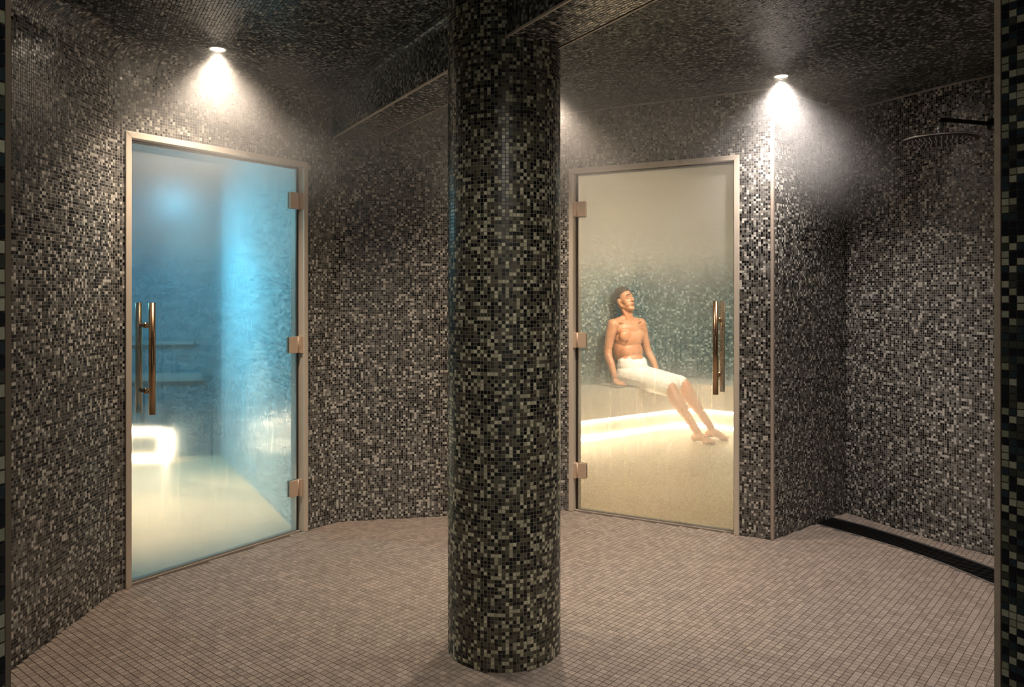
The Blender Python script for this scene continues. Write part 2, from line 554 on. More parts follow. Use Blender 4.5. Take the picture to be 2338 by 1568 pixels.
jp = tile_protos(M_JAMB, PITCH * 0.90, PITCH * 0.90, lift=0.0016, inset=0.09)
RC = np.array((0.864, 1.41)); RD = np.array((0.464, -0.886)); RN = np.array((-0.886, -0.464))
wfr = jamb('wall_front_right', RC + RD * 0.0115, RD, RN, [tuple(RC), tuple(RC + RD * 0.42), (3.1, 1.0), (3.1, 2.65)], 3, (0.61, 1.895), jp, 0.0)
LC = np.array((-0.4665, 0.7327)); LD = np.array((-0.2405, -0.9706)); LN = np.array((0.9706, -0.2405))
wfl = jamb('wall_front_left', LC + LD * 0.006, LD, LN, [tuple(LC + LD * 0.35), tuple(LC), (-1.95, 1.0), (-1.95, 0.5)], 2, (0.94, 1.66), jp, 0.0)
def strip(name, c, d, n, wd, pr, mat):
    a, b = np.array(c), np.array(c) + np.array(d) * wd
    q = prism_obj(name, [tuple(a - n * 0.02), tuple(a + n * pr), tuple(b + n * pr), tuple(b - n * 0.02)], 0, 2.6, mat)
    tag(q, kind='structure')
    return q
strip('trim_2', RC - RD * 0.0005, RD, RN / np.linalg.norm(RN), 0.0105, 0.002, M_TRIM_OLD)
strip('trim_3', LC - LD * 0.0005, LD, LN, 0.006, 0.0006, simple_mat('brown_edge_profile', (0.17, 0.13, 0.09), 0.5, metal=0.2))

# ------------------------------------------------------------------ floor with drain gap
S_out = [(1.74, 4.72), (1.797, 4.60), (1.925, 4.41), (2.043, 4.21), (2.15, 3.97), (2.238, 3.665), (2.31, 3.30), (2.36, 2.9)]
S_in = [(1.90, 4.81), (1.937, 4.737), (2.055, 4.57), (2.165, 4.36), (2.28, 4.10), (2.362, 3.869), (2.46, 3.45), (2.52, 2.9)]
PO, PI_ = Path(S_out), Path(S_in)
us = np.linspace(0, 1, 40)
co, ci = PO.at(us * PO.len), PI_.at(us * PI_.len)
main_poly = [(-2.3, 0.3), (2.36, 0.3)] + [tuple(p) for p in co[::-1]] + [(1.74, 5.1), (-2.3, 5.1)]
strip_poly = [tuple(p) for p in ci] + [(3.2, 2.9), (3.2, 5.1), (1.9, 5.1)]
fl = mesh_obj('floor', [(x, y, -0.003) for x, y in main_poly] + [(x, y, -0.003) for x, y in strip_poly],
              [tuple(range(len(main_poly))), tuple(range(len(main_poly), len(main_poly) + len(strip_poly)))[::-1]], M_GROUT_F)
tag(fl, kind='structure')
FA = math.radians(40)
FU = np.array((math.sin(FA), math.cos(FA))); FV = np.array((-math.cos(FA), math.sin(FA)))
FP = 0.027
room_poly = np.concatenate([left_pts[1:], back_pts, np.array(right_pts), np.array(ret_pts), np.array(sh_pts), np.array([(1.1, 1.45), (0.864, 1.41), (1.05, 1.0), (-0.55, 0.4), (-0.4665, 0.73), (-1.8, 0.9)])])
g = np.arange(-260, 260)
A, B = np.meshgrid(g, g)
A, B = A.ravel(), B.ravel()
half = (np.floor(B / 1.0) % 1) * 0
xy = (A[:, None] + 0.5) * FP * FU + (B[:, None] + 0.5) * FP * FV + np.array((0, 3.5))
keep = inside(room_poly, xy) & (xy[:, 1] > 1.9)
xy = xy[keep]
tol = 0.52 * FP
in_drain = np.zeros(len(xy), bool)
drain_poly = [tuple(p) for p in co] + [tuple(p) for p in ci[::-1]]
for dx, dy in ((tol, 0), (-tol, 0), (0, tol), (0, -tol), (0, 0)):
    in_drain |= inside(drain_poly, xy + np.array((dx, dy)))
in_col = np.linalg.norm(xy - COLC, axis=1) < COLR - 0.004
xy = xy[~in_drain & ~in_col]
# nearest tiles in view become pieces of their own
vis = (np.abs(xy[:, 0] / xy[:, 1]) < 1169 / 1800 - 0.015) & (xy[:, 1] > 1.35 * 1800 / 893) & ~((xy[:, 1] > 2.9) & (np.abs(xy[:, 0] / xy[:, 1] + 0.01) < 0.072))
order = np.argsort(np.where(vis, xy[:, 1], 99))
near, far = order[:300], order[300:]
FU3, FV3, UP3 = (*FU, 0), (*FV, 0), (0, 0, 1)
fz = lambda q: np.concatenate([q, np.full((len(q), 1), -0.003)], 1)
fpro = tile_protos(M_FLOOR, FP * 0.935, FP * 0.935, lift=0.0022, inset=0.05)
nn = len(near)
place_tiles(fpro, fz(xy[near]), [FU3] * nn, [(-FV3[0], -FV3[1], 0)] * nn, [UP3] * nn, fl)
tile_stuff('mosaic_tiles', fz(xy[far]), FU3, (-FV3[0], -FV3[1], 0), UP3, M_FLOOR, fl, w=FP * 0.935, h=FP * 0.935, lift=0.0022, inset=0.05, tilt=0.006, jig=0.01)

# ------------------------------------------------------------------ ceiling
cl = prism_obj('ceiling', [(-2.3, 0.2), (3.3, 0.2), (3.3, 5.2), (-2.3, 5.2)], CEIL + 0.0005, CEIL + 0.1, M_GROUT_D)
tag(cl, kind='structure')
BD = np.array((0.4915, -0.871)); BD /= np.linalg.norm(BD); BN = np.array((BD[1], -BD[0])) * 1.0   # BN points to the viewer's left face
if BN[0] > 0: BN = -BN
g = np.arange(-330, 330)
A, B = np.meshgrid(g, g)
xy = A.ravel()[:, None] * PITCH * BD + B.ravel()[:, None] * PITCH * BN + np.array((0, 3.5))
keep = inside(room_poly, xy) & (xy[:, 1] > 2.25)
BF0 = np.array((-1.054, 4.64))      # a point on the beam's left bottom edge
BW = 0.236
off = (xy - BF0) @ (-BN)
keep &= ~((off > -0.05) & (off < BW + 0.01)) & (np.linalg.norm(xy - COLC, axis=1) > COLR - 0.01)
for lx, ly, *_ in LAMPS:
    keep &= np.linalg.norm(xy - np.array((lx, ly)), axis=1) > 0.045
xy = xy[keep]
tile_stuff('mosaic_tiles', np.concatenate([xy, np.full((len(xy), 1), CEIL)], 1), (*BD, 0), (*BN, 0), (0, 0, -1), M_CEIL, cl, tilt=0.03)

# ------------------------------------------------------------------ beam
BZ = 2.265
beam = empty('ceiling_beam', (float(COLC[0]), float(COLC[1]), BZ))
tag(beam, 'dark mosaic tiled ceiling beam running over the top of the column', 'beam')
b0 = BF0 - BD * 0.02
BL = 4.05
def bpt(s, o, z):      # s along the beam, o from its left face towards its right face
    q = b0 + BD * s - BN * o
    return (q[0] - COLC[0], q[1] - COLC[1], z - BZ)
rc = 0.05
prof = [(0, BZ), (BW, BZ), (BW, CEIL)] + [(-rc, CEIL)] + [(-rc + rc * math.sin(a), CEIL - rc + rc * math.cos(a)) for a in [math.pi / 2 * k / 6 for k in range(1, 7)]]
np_ = len(prof)
vs = [bpt(0, o, z) for o, z in prof] + [bpt(BL, o, z) for o, z in prof]
fs = [(i, (i + 1) % np_, np_ + (i + 1) % np_, np_ + i) for i in range(np_)] + [tuple(range(np_))[::-1], tuple(range(np_, 2 * np_))]
bcore = mesh_obj('core', vs, fs, M_GROUT_D, beam)
C, U, V, N = [], [], [], []
ns = int(2.75 / PITCH)
ss = (np.arange(ns) + 0.5) * PITCH
hcol = CEIL - BZ - rc
rows = []
for k in range(int(hcol / PITCH)):
    rows.append((0.0, BZ + 0.006 + (k + 0.5) * PITCH, 0.0))
na = int(rc * math.pi / 2 / PITCH)
for k in range(na):
    th = (k + 0.5) * PITCH / rc
    rows.append((-rc + rc * math.cos(th), CEIL - rc + rc * math.sin(th), th))
for o, z, th in rows:
    for s in ss:
        C.append(bpt(s, o, z)); U.append((*BD, 0))
        V.append((BN[0] * math.sin(th), BN[1] * math.sin(th), math.cos(th)))
        N.append((BN[0] * math.cos(th), BN[1] * math.cos(th), -math.sin(th)))
nb = int(BW / PITCH) - 1
for k in range(nb):
    for s in ss:
        C.append(bpt(s, 0.010 + (k + 0.5) * (BW - 0.02) / nb, BZ)); U.append((*BD, 0)); V.append((*(-BN), 0)); N.append((0, 0, -1))
# U x V must point along N
C, U, V, N = map(np.array, (C, U, V, N))
flip = np.einsum('ij,ij->i', np.cross(U, V), N) < 0
U = np.where(flip[:, None], -U, U)
nfront = len(rows) * ns
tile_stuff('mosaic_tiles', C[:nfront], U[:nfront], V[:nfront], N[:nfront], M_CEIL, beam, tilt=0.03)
tile_stuff('mosaic_tiles', C[nfront:], U[nfront:], V[nfront:], N[nfront:], M_WALL, beam, tilt=0.03)  # underside gets the lighter glaze to stand in for floor bounce light
for o in (-0.0025, BW - 0.0055):
    e = bmesh.new()
    c = np.array(bpt(BL / 2, o + 0.004, BZ + 0.001))
    bm_box(e, c, (*BD, 0), (*BN, 0), (0, 0, 1), BL, 0.008, 0.008)
    bm_obj('edge_trim', e, M_TRIM_EDGE if o > 0 else M_TRIM, beam)

# ------------------------------------------------------------------ column
colm = empty('round_column', (float(COLC[0]), float(COLC[1]), 0))
tag(colm, 'round dark mosaic column standing free in the middle of the room', 'column')
nseg = 102
ang = 2 * math.pi * (np.arange(nseg) + 0.5) / nseg
bm = bmesh.new()
rings = [[bm.verts.new((COLR * math.cos(2 * math.pi * k / nseg), COLR * math.sin(2 * math.pi * k / nseg), z)) for k in range(nseg)] for z in (-0.002, CEIL)]
for k in range(nseg):
    bm.faces.new((rings[0][k], rings[0][(k + 1) % nseg], rings[1][(k + 1) % nseg], rings[1][k]))
core = bm_obj('core', bm, M_GROUT_C, colm)
nz = int(CEIL / PITCH)
AA, ZZ = np.meshgrid(ang, (np.arange(nz) + 0.5) * PITCH)
AA, ZZ = AA.ravel(), ZZ.ravel()
# slightly uneven setting of the courses
ZZ2 = ZZ
C = np.stack([COLR * np.cos(AA), COLR * np.sin(AA), ZZ2], 1)
N = np.stack([np.cos(AA), np.sin(AA), 0 * AA], 1)
U = np.stack([-np.sin(AA), np.cos(AA), 0 * AA], 1)
V = np.broadcast_to(np.array((0, 0, 1.0)), C.shape)
world = C + np.array((*COLC, 0))
tov = np.array((0, 0, 1.35)) - world
dist = np.linalg.norm(tov, axis=1)
face = np.einsum('ij,ij->i', tov / dist[:, None], N)
score = face / dist
order = np.argsort(-score)
near, far = order[:300], order[300:]
cpro = tile_protos(M_COLM, PITCH * 0.885, PITCH * 0.885)
bpy.context.view_layer.update()
place_tiles(cpro, world[near], U[near], V[near], N[near], colm)
tile_stuff('mosaic_tiles', C[far], U[far], V[far], N[far], M_COLM, colm, tilt=0.018)

# ------------------------------------------------------------------ downlights
for (lx, ly, pw, lc, lab) in LAMPS:
    t = empty('ceiling_spotlight', (lx, ly, CEIL))
    tag(t, lab, 'spotlight', 'recessed ceiling spotlights')
    bm = bmesh.new()
    prof = [(0.043, 0.0), (0.042, -0.006), (0.036, -0.0075), (0.031, -0.005), (0.030, 0.012)]
    seg = 32
    rr = [[bm.verts.new((r * math.cos(2 * math.pi * k / seg), r * math.sin(2 * math.pi * k / seg), z)) for k in range(seg)] for r, z in prof]
    for i in range(len(rr) - 1):
        for k in range(seg):
            bm.faces.new((rr[i][k], rr[i][(k + 1) % seg], rr[i + 1][(k + 1) % seg], rr[i + 1][k]))
    bm_obj('trim_ring', bm, M_STEEL, t, smooth=True)
    bm = bmesh.new()
    rr = [[bm.verts.new((r * math.cos(2 * math.pi * k / seg), r * math.sin(2 * math.pi * k / seg), z)) for k in range(seg)] for r, z in ((0.030, -0.003), (0.022, -0.0075), (0.010, -0.0095))]
    for i in range(2):
        for k in range(seg):
            bm.faces.new((rr[i][k], rr[i][(k + 1) % seg], rr[i + 1][(k + 1) % seg], rr[i + 1][k]))
    bm.faces.new(rr[2])
    bm_obj('lens', bm, M_LENS, t)
    l = bpy.data.lights.new('lamp_light', 'SPOT')
    l.energy = pw; l.color = lc
    l.spot_size = math.radians(SPOT_ANGLE); l.spot_blend = SPOT_BLEND
    l.shadow_soft_size = 0.03
    lo = bpy.data.objects.new('lamp_light', l)
    lo.location = (0, 0, -0.02)
    link(lo, t)

# unseen spotlight added in the passage to brighten the column front
t = empty('column_fill_spot', (0.06, 0.36, 2.40))
tag(t, 'unseen fill spotlight added in the passage to brighten the round column', 'spotlight')
aim = Vector((-0.03, 2.8, 1.02)) - Vector((0.06, 0.36, 2.40))
ad_ = aim.normalized()
tube_obj('lamp_head', [-ad_ * 0.12, -ad_ * 0.01, -ad_ * 0.005], [0.028, 0.034, 0.030], M_DARKCHROME, t)
tube_obj('stem', [-ad_ * 0.07, Vector((-ad_.x * 0.07, -ad_.y * 0.07, 0.08))], 0.006, M_DARKCHROME, t, seg=10)
l = bpy.data.lights.new('lamp_light', 'SPOT')
l.energy = PASSAGE_POWER; l.color = (1.0, 0.93, 0.83)
l.spot_size = math.radians(46); l.spot_blend = 1.0; l.shadow_soft_size = 0.05
lo = bpy.data.objects.new('lamp_light', l)
lo.rotation_euler = aim.to_track_quat('-Z', 'Y').to_euler()
link(lo, t)

# ------------------------------------------------------------------ glass doors
def fog_glass(name, base, top, low, blobs, seed, tint, streaks=0.5, blur=0.6, mixb=0.4, ior=1.02):
    """door glass misted with condensation: thicker mist high up stands in for haze inside the cabin, wiped thin in places, with drip trails"""
    m, nt, out = new_mat(name)
    L = nt.links.new
    tc = nt.nodes.new('ShaderNodeTexCoord')
    sx = nt.nodes.new('ShaderNodeSeparateXYZ')
    L(tc.outputs['UV'], sx.inputs[0])
    u, v = sx.outputs[0], sx.outputs[1]
    mp = node(nt, 'ShaderNodeMapping')
    mp.inputs['Location'].default_value = (seed, seed * 0.7, 0)
    L(tc.outputs['UV'], mp.inputs['Vector'])
    n1 = node(nt, 'ShaderNodeTexNoise', Scale=2.2, Detail=3.0)
    L(mp.outputs[0], n1.inputs['Vector'])
    n2 = node(nt, 'ShaderNodeTexNoise', Scale=220.0, Detail=2.0)
    L(mp.outputs[0], n2.inputs['Vector'])
    # height profile of the mist; its thick top stands in for cabin haze
    vr = nt.nodes.new('ShaderNodeValToRGB')
    vr.color_ramp.interpolation = 'EASE'
    els = vr.color_ramp.elements
    els[0].position, els[0].color = base[0]
    els[1].position, els[1].color = base[-1]
    for p, c in base[1:-1]:
        e = els.new(p); e.color = c
    vn = math_node(nt, 'ADD', v, math_node(nt, 'MULTIPLY', math_node(nt, 'SUBTRACT', n1.outputs['Fac'], 0.5), 0.22))
    L(vn, vr.inputs[0])
    f = math_node(nt, 'ADD', vr.outputs[0], math_node(nt, 'MULTIPLY', math_node(nt, 'SUBTRACT', n2.outputs['Fac'], 0.5), 0.22))
    for (bu, bv, ru, rv, amt) in blobs:
        du = math_node(nt, 'DIVIDE', math_node(nt, 'SUBTRACT', u, bu), ru)
        dv = math_node(nt, 'DIVIDE', math_node(nt, 'SUBTRACT', vn, bv), rv)
        d2 = math_node(nt, 'ADD', math_node(nt, 'MULTIPLY', du, du), math_node(nt, 'MULTIPLY', dv, dv))
        gg = math_node(nt, 'EXPONENT', math_node(nt, 'MULTIPLY', d2, -1.0))
        f = math_node(nt, 'ADD', f, math_node(nt, 'MULTIPLY', gg, amt))
    # drip trails
    ms = node(nt, 'ShaderNodeMapping')
    ms.inputs['Scale'].default_value = (58.0, 1.6, 1.0)
    ms.inputs['Location'].default_value = (seed * 3, 0.3 + seed, 0)
    wob = node(nt, 'ShaderNodeTexNoise', Scale=9.0, Detail=1.0)
    L(tc.outputs['UV'], wob.inputs['Vector'])
    wv = node(nt, 'ShaderNodeVectorMath', _operation='MULTIPLY_ADD')
    wv.inputs[1].default_value = (0.012, 0.0, 0.0)
    L(wob.outputs['Color'], wv.inputs[0])
    L(tc.outputs['UV'], wv.inputs[2])
    L(wv.outputs[0], ms.inputs['Vector'])
    ns_ = node(nt, 'ShaderNodeTexNoise', Scale=1.0, Detail=2.0)
    L(ms.outputs[0], ns_.inputs['Vector'])
    sr = ramp(nt, [(0.0, (0, 0, 0)), (0.58, (0, 0, 0)), (0.66, (1, 1, 1)), (1.0, (1, 1, 1))], 'LINEAR')
    L(ns_.outputs['Fac'], sr.inputs[0])
    band = ramp(nt, [(0.0, (0, 0, 0)), (0.12, (0.12, 0.12, 0.12)), (0.24, (0.5, 0.5, 0.5)), (0.32, (1, 1, 1)), (0.44, (1, 1, 1)), (0.55, (0, 0, 0))], 'LINEAR')
    L(vn, band.inputs[0])
    trail = math_node(nt, 'MULTIPLY', math_node(nt, 'MULTIPLY', sr.outputs[0], band.outputs[0]), streaks)
    f = math_node(nt, 'SUBTRACT', f, trail)
    f = math_node(nt, 'MINIMUM', math_node(nt, 'MAXIMUM', f, 0.02), 0.96)
    tr = node(nt, 'ShaderNodeBsdfTransparent', Color=(*tint, 1))
    rf = node(nt, 'ShaderNodeBsdfRefraction', Color=(*tint, 1), Roughness=blur, IOR=ior)
    bp = node(nt, 'ShaderNodeBump', Strength=0.15, Distance=0.001)
    vo = node(nt, 'ShaderNodeTexVoronoi', Scale=150.0)
    L(mp.outputs[0], vo.inputs['Vector'])
    L(vo.outputs['Distance'], bp.inputs['Height'])
    L(bp.outputs[0], rf.inputs['Normal'])
    clear = node(nt, 'ShaderNodeMixShader')
    clear.inputs[0].default_value = mixb
    L(tr.outputs[0], clear.inputs[1]); L(rf.outputs[0], clear.inputs[2])
    tl = node(nt, 'ShaderNodeBsdfTranslucent', Color=(0.93, 0.94, 0.93, 1))
    df = node(nt, 'ShaderNodeBsdfDiffuse', Color=(0.80, 0.80, 0.79, 1))
    mist = node(nt, 'ShaderNodeMixShader')
    mist.inputs[0].default_value = 0.35
    L(tl.outputs[0], mist.inputs[1]); L(df.outputs[0], mist.inputs[2])
    mx = node(nt, 'ShaderNodeMixShader')
    L(f, mx.inputs[0]); L(clear.outputs[0], mx.inputs[1]); L(mist.outputs[0], mx.inputs[2])
    gl = node(nt, 'ShaderNodeBsdfGlossy', Color=(1, 1, 1, 1), Roughness=0.12)
    fr = node(nt, 'ShaderNodeFresnel', IOR=1.35)
    mg = node(nt, 'ShaderNodeMixShader')
    L(math_node(nt, 'MULTIPLY', fr.outputs[0], 0.5), mg.inputs[0]); L(mx.outputs[0], mg.inputs[1]); L(gl.outputs[0], mg.inputs[2])
    L(mg.outputs[0], out.inputs[0])
    return m

def g3(x): return (x, x, x, 1)
FOG1 = fog_glass('misted_glass_blue_cabin', [(0.0, g3(0.22)), (0.30, g3(0.20)), (0.50, g3(0.06)), (0.66, g3(0.07)), (0.82, g3(0.26)), (1.0, g3(0.36))], None, None,
                 [(0.10, 0.32, 0.16, 0.05, 0.14), (0.38, 0.36, 0.14, 0.10, -0.15)], 1.3, (0.97, 0.985, 0.985), streaks=0.45)
FOG2 = fog_glass('misted_glass_steam_cabin', [(0.0, g3(0.08)), (0.15, g3(0.10)), (0.30, g3(0.16)), (0.46, g3(0.12)), (0.62, g3(0.14)), (0.78, g3(0.42)), (1.0, g3(0.52))], None, None,
                 [(0.33, 0.58, 0.14, 0.14, -0.10), (0.40, 0.34, 0.8, 0.075, 0.16), (0.72, 0.29, 0.14, 0.11, -0.15), (0.86, 0.50, 0.16, 0.10, -0.06)], 4.1, (0.985, 0.985, 0.97), streaks=0.22, blur=0.5, mixb=0.18, ior=1.005)  # the wide mist band stands in for the glow along the seat front

def frame_pt(P, D, N):
    return lambda t, o, z: (P[0] + D[0] * t + N[0] * o, P[1] + D[1] * t + N[1] * o, z)

def glass_door(name, P, D, N, Wd, Hd, hinge_left, fog, label, bo=0.06):
    root = empty(name, (P[0], P[1], 0))
    tag(root, label, 'door', kind='structure')
    q = frame_pt((0, 0), D, N)
    d3, n3, up = (*D, 0), (*N, 0), (0, 0, 1)
    fw, fo, fi = 0.028, 0.014, -0.085      # face width, proud of the wall, back of the frame
    def mitre(kind):
        # profile in the frame plane, extruded in depth
        if kind == 'L': pts = [(0, 0), (fw, 0), (fw, Hd - fw), (0, Hd)]
        elif kind == 'R': pts = [(Wd - fw, 0), (Wd, 0), (Wd, Hd), (Wd - fw, Hd - fw)]
        else: pts = [(fw, Hd - fw), (Wd - fw, Hd - fw), (Wd, Hd), (0, Hd)]
        vs = [q(t, o, z) for o in (fi, fo) for t, z in pts]
        fs = [(3, 2, 1, 0), (4, 5, 6, 7)] + [(i, (i + 1) % 4, 4 + (i + 1) % 4, 4 + i) for i in range(4)]
        return vs, fs
    for kd, nm in (('L', 'frame_jamb'), ('R', 'frame_jamb'), ('T', 'frame_head')):
        vs, fs = mitre(kd)
        me = mesh_obj(nm, vs, fs, M_TRIM, root)
        bv = me.modifiers.new('bevel', 'BEVEL'); bv.width = 0.002; bv.segments = 2
    # door stop / rubber seals against the glass, a step back from the face
    gt = 0.010
    go = -0.030
    sw = 0.012
    hs = 0.022 if hinge_left else 0.006      # open gap on the hinge side
    gl0, gl1 = fw + (0.020 if hinge_left else 0.005), Wd - fw - (0.005 if hinge_left else 0.020)
    box_obj('rubber_seal', q(fw + sw / 2, go - 0.014, Hd / 2 - fw / 2), d3, n3, up, sw, 0.016, Hd - fw, M_GASKET, root)
    box_obj('rubber_seal', q(Wd - fw - sw / 2, go - 0.014, Hd / 2 - fw / 2), d3, n3, up, sw, 0.016, Hd - fw, M_GASKET, root)
    box_obj('rubber_seal', q(Wd / 2, go - 0.014, Hd - fw - sw / 2), d3, n3, up, Wd - 2 * fw, 0.016, sw, M_GASKET, root)
    for t in ((fw + 0.004), (Wd - fw - 0.004)):
        box_obj('door_stop', q(t, -0.064, Hd / 2 - fw / 2), d3, n3, up, 0.022, 0.035, Hd - fw, M_TRIM_EDGE, root)
    # pane with uv running 0..1
    z0, z1 = 0.010, Hd - fw - 0.006
    vs = [q(t, o, z) for o in (go - gt, go) for (t, z) in ((gl0, z0), (gl1, z0), (gl1, z1), (gl0, z1))]
    uv = [(0, 0), (1, 0), (1, 1), (0, 1)] * 2
    fs = [(3, 2, 1, 0), (4, 5, 6, 7), (0, 1, 5, 4), (1, 2, 6, 5), (2, 3, 7, 6), (3, 0, 4, 7)]
    mesh_obj('glass_pane', vs, fs, fog, root, uv=uv)
    box_obj('bottom_seal', q((gl0 + gl1) / 2, go - 0.006, 0.006), d3, n3, up, gl1 - gl0, 0.022, 0.012, M_SEAL, root, bevel=0.003)
    box_obj('threshold', q(Wd / 2, go - 0.01, 0.0015), d3, n3, up, Wd - 2 * fw, 0.05, 0.007, M_TRIM_EDGE, root)
    # hinges
    for hz in (1.875, 1.06, 0.25):
        ht = fw if hinge_left else Wd - fw
        sg = 1 if hinge_left else -1
        h = empty('hinge', q(ht, go, hz), root)
        qq = lambda t, o, z: (D[0] * t + N[0] * o, D[1] * t + N[1] * o, z)
        box_obj('glass_plate', qq(sg * 0.047, 0.0085, 0), d3, n3, up, 0.052, 0.017, 0.092, M_HINGE, h, bevel=0.0015)
        box_obj('glass_plate', qq(sg * 0.047, -0.016, 0), d3, n3, up, 0.052, 0.012, 0.092, M_HINGE, h, bevel=0.0015)
        box_obj('frame_plate', qq(sg * 0.004, 0.012, 0), d3, n3, up, 0.024, 0.040, 0.094, M_HINGE, h, bevel=0.0015)
        tube_obj('knuckle', [qq(sg * 0.0185, 0.013, -0.046), qq(sg * 0.0185, 0.013, 0.046)], 0.0075, M_HINGE, h, seg=12)
    # pull handle, a bar on each side of the glass
    tt = (Wd - fw - 0.094) if hinge_left else fw + 0.092
    h = empty('pull_handle', q(tt, go, 1.045), root)
    R = 0.0155
    for so in (1, -1):
        tube_obj('bar', [(N[0] * so * bo, N[1] * so * bo, -0.262), (N[0] * so * bo, N[1] * so * bo, 0.262)], R, M_BRONZE, h, seg=24)
    for dz in (-0.155, 0.155):
        tube_obj('standoff', [(N[0] * (bo - 0.008), N[1] * (bo - 0.008), dz), (-N[0] * (bo - 0.008), -N[1] * (bo - 0.008), dz)], 0.009, M_BRONZE, h, seg=14)
        tube_obj('rosette', [(N[0] * 0.001, N[1] * 0.001, dz), (N[0] * 0.007, N[1] * 0.007, dz)], 0.014, M_BRONZE, h, seg=18)
    return root

glass_door('door_1', P1, D1, N1, W1, H1, False, FOG1, 'misted glass door glowing blue with bronze pull handle on its left', bo=0.056)
glass_door('door_2', P2, D2, N2, W2, H2, True, FOG2, 'misted glass door with the seated man visible behind it', bo=0.076)

# ------------------------------------------------------------------ shower
sc_ = Vector((2.14, 3.94, 2.12))
sh = empty('rain_shower', sc_)
tag(sh, 'round chrome rain shower head on a thin dark wall arm', 'shower head')
bm = bmesh.new()
seg = 48
prof = [(0.0, 0.012), (0.03, 0.011), (0.10, 0.008), (0.165, 0.004), (0.174, 0.0), (0.172, -0.006), (0.160, -0.009), (0.0, -0.009)]
prev = None
for r, z in prof:
    if r == 0:
        cur = [bm.verts.new((0, 0, z))]
    else:
        cur = [bm.verts.new((r * math.cos(2 * math.pi * k / seg), r * math.sin(2 * math.pi * k / seg), z)) for k in range(seg)]
    if prev is not None:
        for k in range(seg):
            if len(prev) == 1: bm.faces.new((prev[0], cur[k], cur[(k + 1) % seg]))
            elif len(cur) == 1: bm.faces.new((prev[k], cur[0], prev[(k + 1) % seg]))
            else: bm.faces.new((prev[k], cur[k], cur[(k + 1) % seg], prev[(k + 1) % seg]))
    prev = cur
bmesh.ops.recalc_face_normals(bm, faces=bm.faces)
bm_obj('plate', bm, M_DARKCHROME, sh, smooth=False)
bm = bmesh.new()
bm_tube(bm, [(0.173 * math.cos(2 * math.pi * k / 64), 0.173 * math.sin(2 * math.pi * k / 64), 0.0) for k in range(65)], 0.0042, 10, cap=False)
bm_obj('rim', bm, M_CHROME, sh, smooth=True)
bm = bmesh.new()
for rr_, cnt in ((0.0, 1), (0.025, 7), (0.05, 13), (0.075, 19), (0.10, 25), (0.125, 31), (0.147, 37)):
    for k in range(cnt):
        a = 2 * math.pi * k / cnt
        bmesh.ops.create_cone(bm, cap_ends=True, segments=6, radius1=0.0022, radius2=0.0035, depth=0.006,
                              matrix=Matrix.Translation((rr_ * math.cos(a), rr_ * math.sin(a), -0.0115)))
tag(bm_obj('nozzles', bm, simple_mat('glint_white', (0.8, 0.8, 0.8), 0.3), sh), kind='stuff')  # nozzles coloured white to stand in for lamp glints on the wet head
bm = bmesh.new()
bm_tube(bm, [(0, 0, 0.009), (0, 0, 0.018), (0, 0, 0.022), (0, 0, 0.045), (0, 0, 0.048), (0, 0, 0.066), (0, 0, 0.070), (0, 0, 0.085)], [0.030, 0.028, 0.014, 0.014, 0.018, 0.018, 0.011, 0.011], 20)
bm_obj('ball_joint', bm, M_CHROME, sh, smooth=True)
ad = Vector((0.95, 0.31, 0)).normalized()
arm_pts = [Vector((0, 0, 0.078))] + [Vector((0, 0, 0.078)) + Vector((0, 0, 0.022 * math.sin(a))) + ad * (0.022 * (1 - math.cos(a))) for a in [math.pi / 2 * k / 5 for k in range(1, 6)]] + [Vector((0, 0, 0.10)) + ad * 0.358]
tube_obj('arm', arm_pts, 0.011, M_DARKCHROME, sh)
tube_obj('wall_flange', [Vector((0, 0, 0.10)) + ad * 0.336, Vector((0, 0, 0.10)) + ad * 0.348], 0.03, M_DARKCHROME, sh, seg=24)

# ------------------------------------------------------------------ drain
dr = empty('floor_drain', (float(co[10][0]), float(co[10][1]), 0))
tag(dr, 'long curved black slotted floor drain along the shower wall', 'drain')
off3 = np.array((co[10][0], co[10][1], 0))
def ribbon(name, a, b, z0, z1, mat):
    n = len(a)
    vs = [(*p, z0) for p in a] + [(*p, z0) for p in b] + [(*p, z1) for p in a] + [(*p, z1) for p in b]
    fs = []
    for i in range(n - 1):
        fs += [(i, n + i, n + i + 1, i + 1), (2 * n + i, 2 * n + i + 1, 3 * n + i + 1, 3 * n + i), (i, i + 1, 2 * n + i + 1, 2 * n + i), (n + i, 3 * n + i, 3 * n + i + 1, n + i + 1)]
    fs += [(0, 2 * n, 3 * n, n), (n - 1, 2 * n - 1, 4 * n - 1, 3 * n - 1)]
    return mesh_obj(name, np.array(vs) - off3, fs, mat, dr)
cross = (ci - co) / np.linalg.norm(ci - co, axis=1, keepdims=True)
ribbon('channel', co - cross * 0.004, ci + cross * 0.004, -0.06, -0.05, M_BLACK)
ribbon('side_wall', co - cross * 0.004, co + cross * 0.002, -0.06, -0.001, M_BLACK)
ribbon('side_wall', ci - cross * 0.002, ci + cross * 0.004, -0.06, -0.001, M_BLACK)
ribbon('edge_rail', co - cross * 0.006, co + cross * 0.002, -0.004, 0.0035, M_STEEL)
ribbon('edge_rail', ci - cross * 0.002, ci + cross * 0.006, -0.004, 0.0045, M_STEEL)
nsl = 118
for k in range(nsl):
    t = (k + 0.5) / nsl
    a = PO.at(t * PO.len); b = PI_.at(t * PI_.len)
    d = b - a; L = np.linalg.norm(d); d /= L
    pdir = np.array((-d[1], d[0]))
    m = (a + b) / 2
    box_obj('slat', np.array((m[0], m[1], -0.006)) - off3, (*d, 0), (*pdir, 0), (0, 0, 1), L - 0.004, 0.0075, 0.010, M_BLACK, dr)

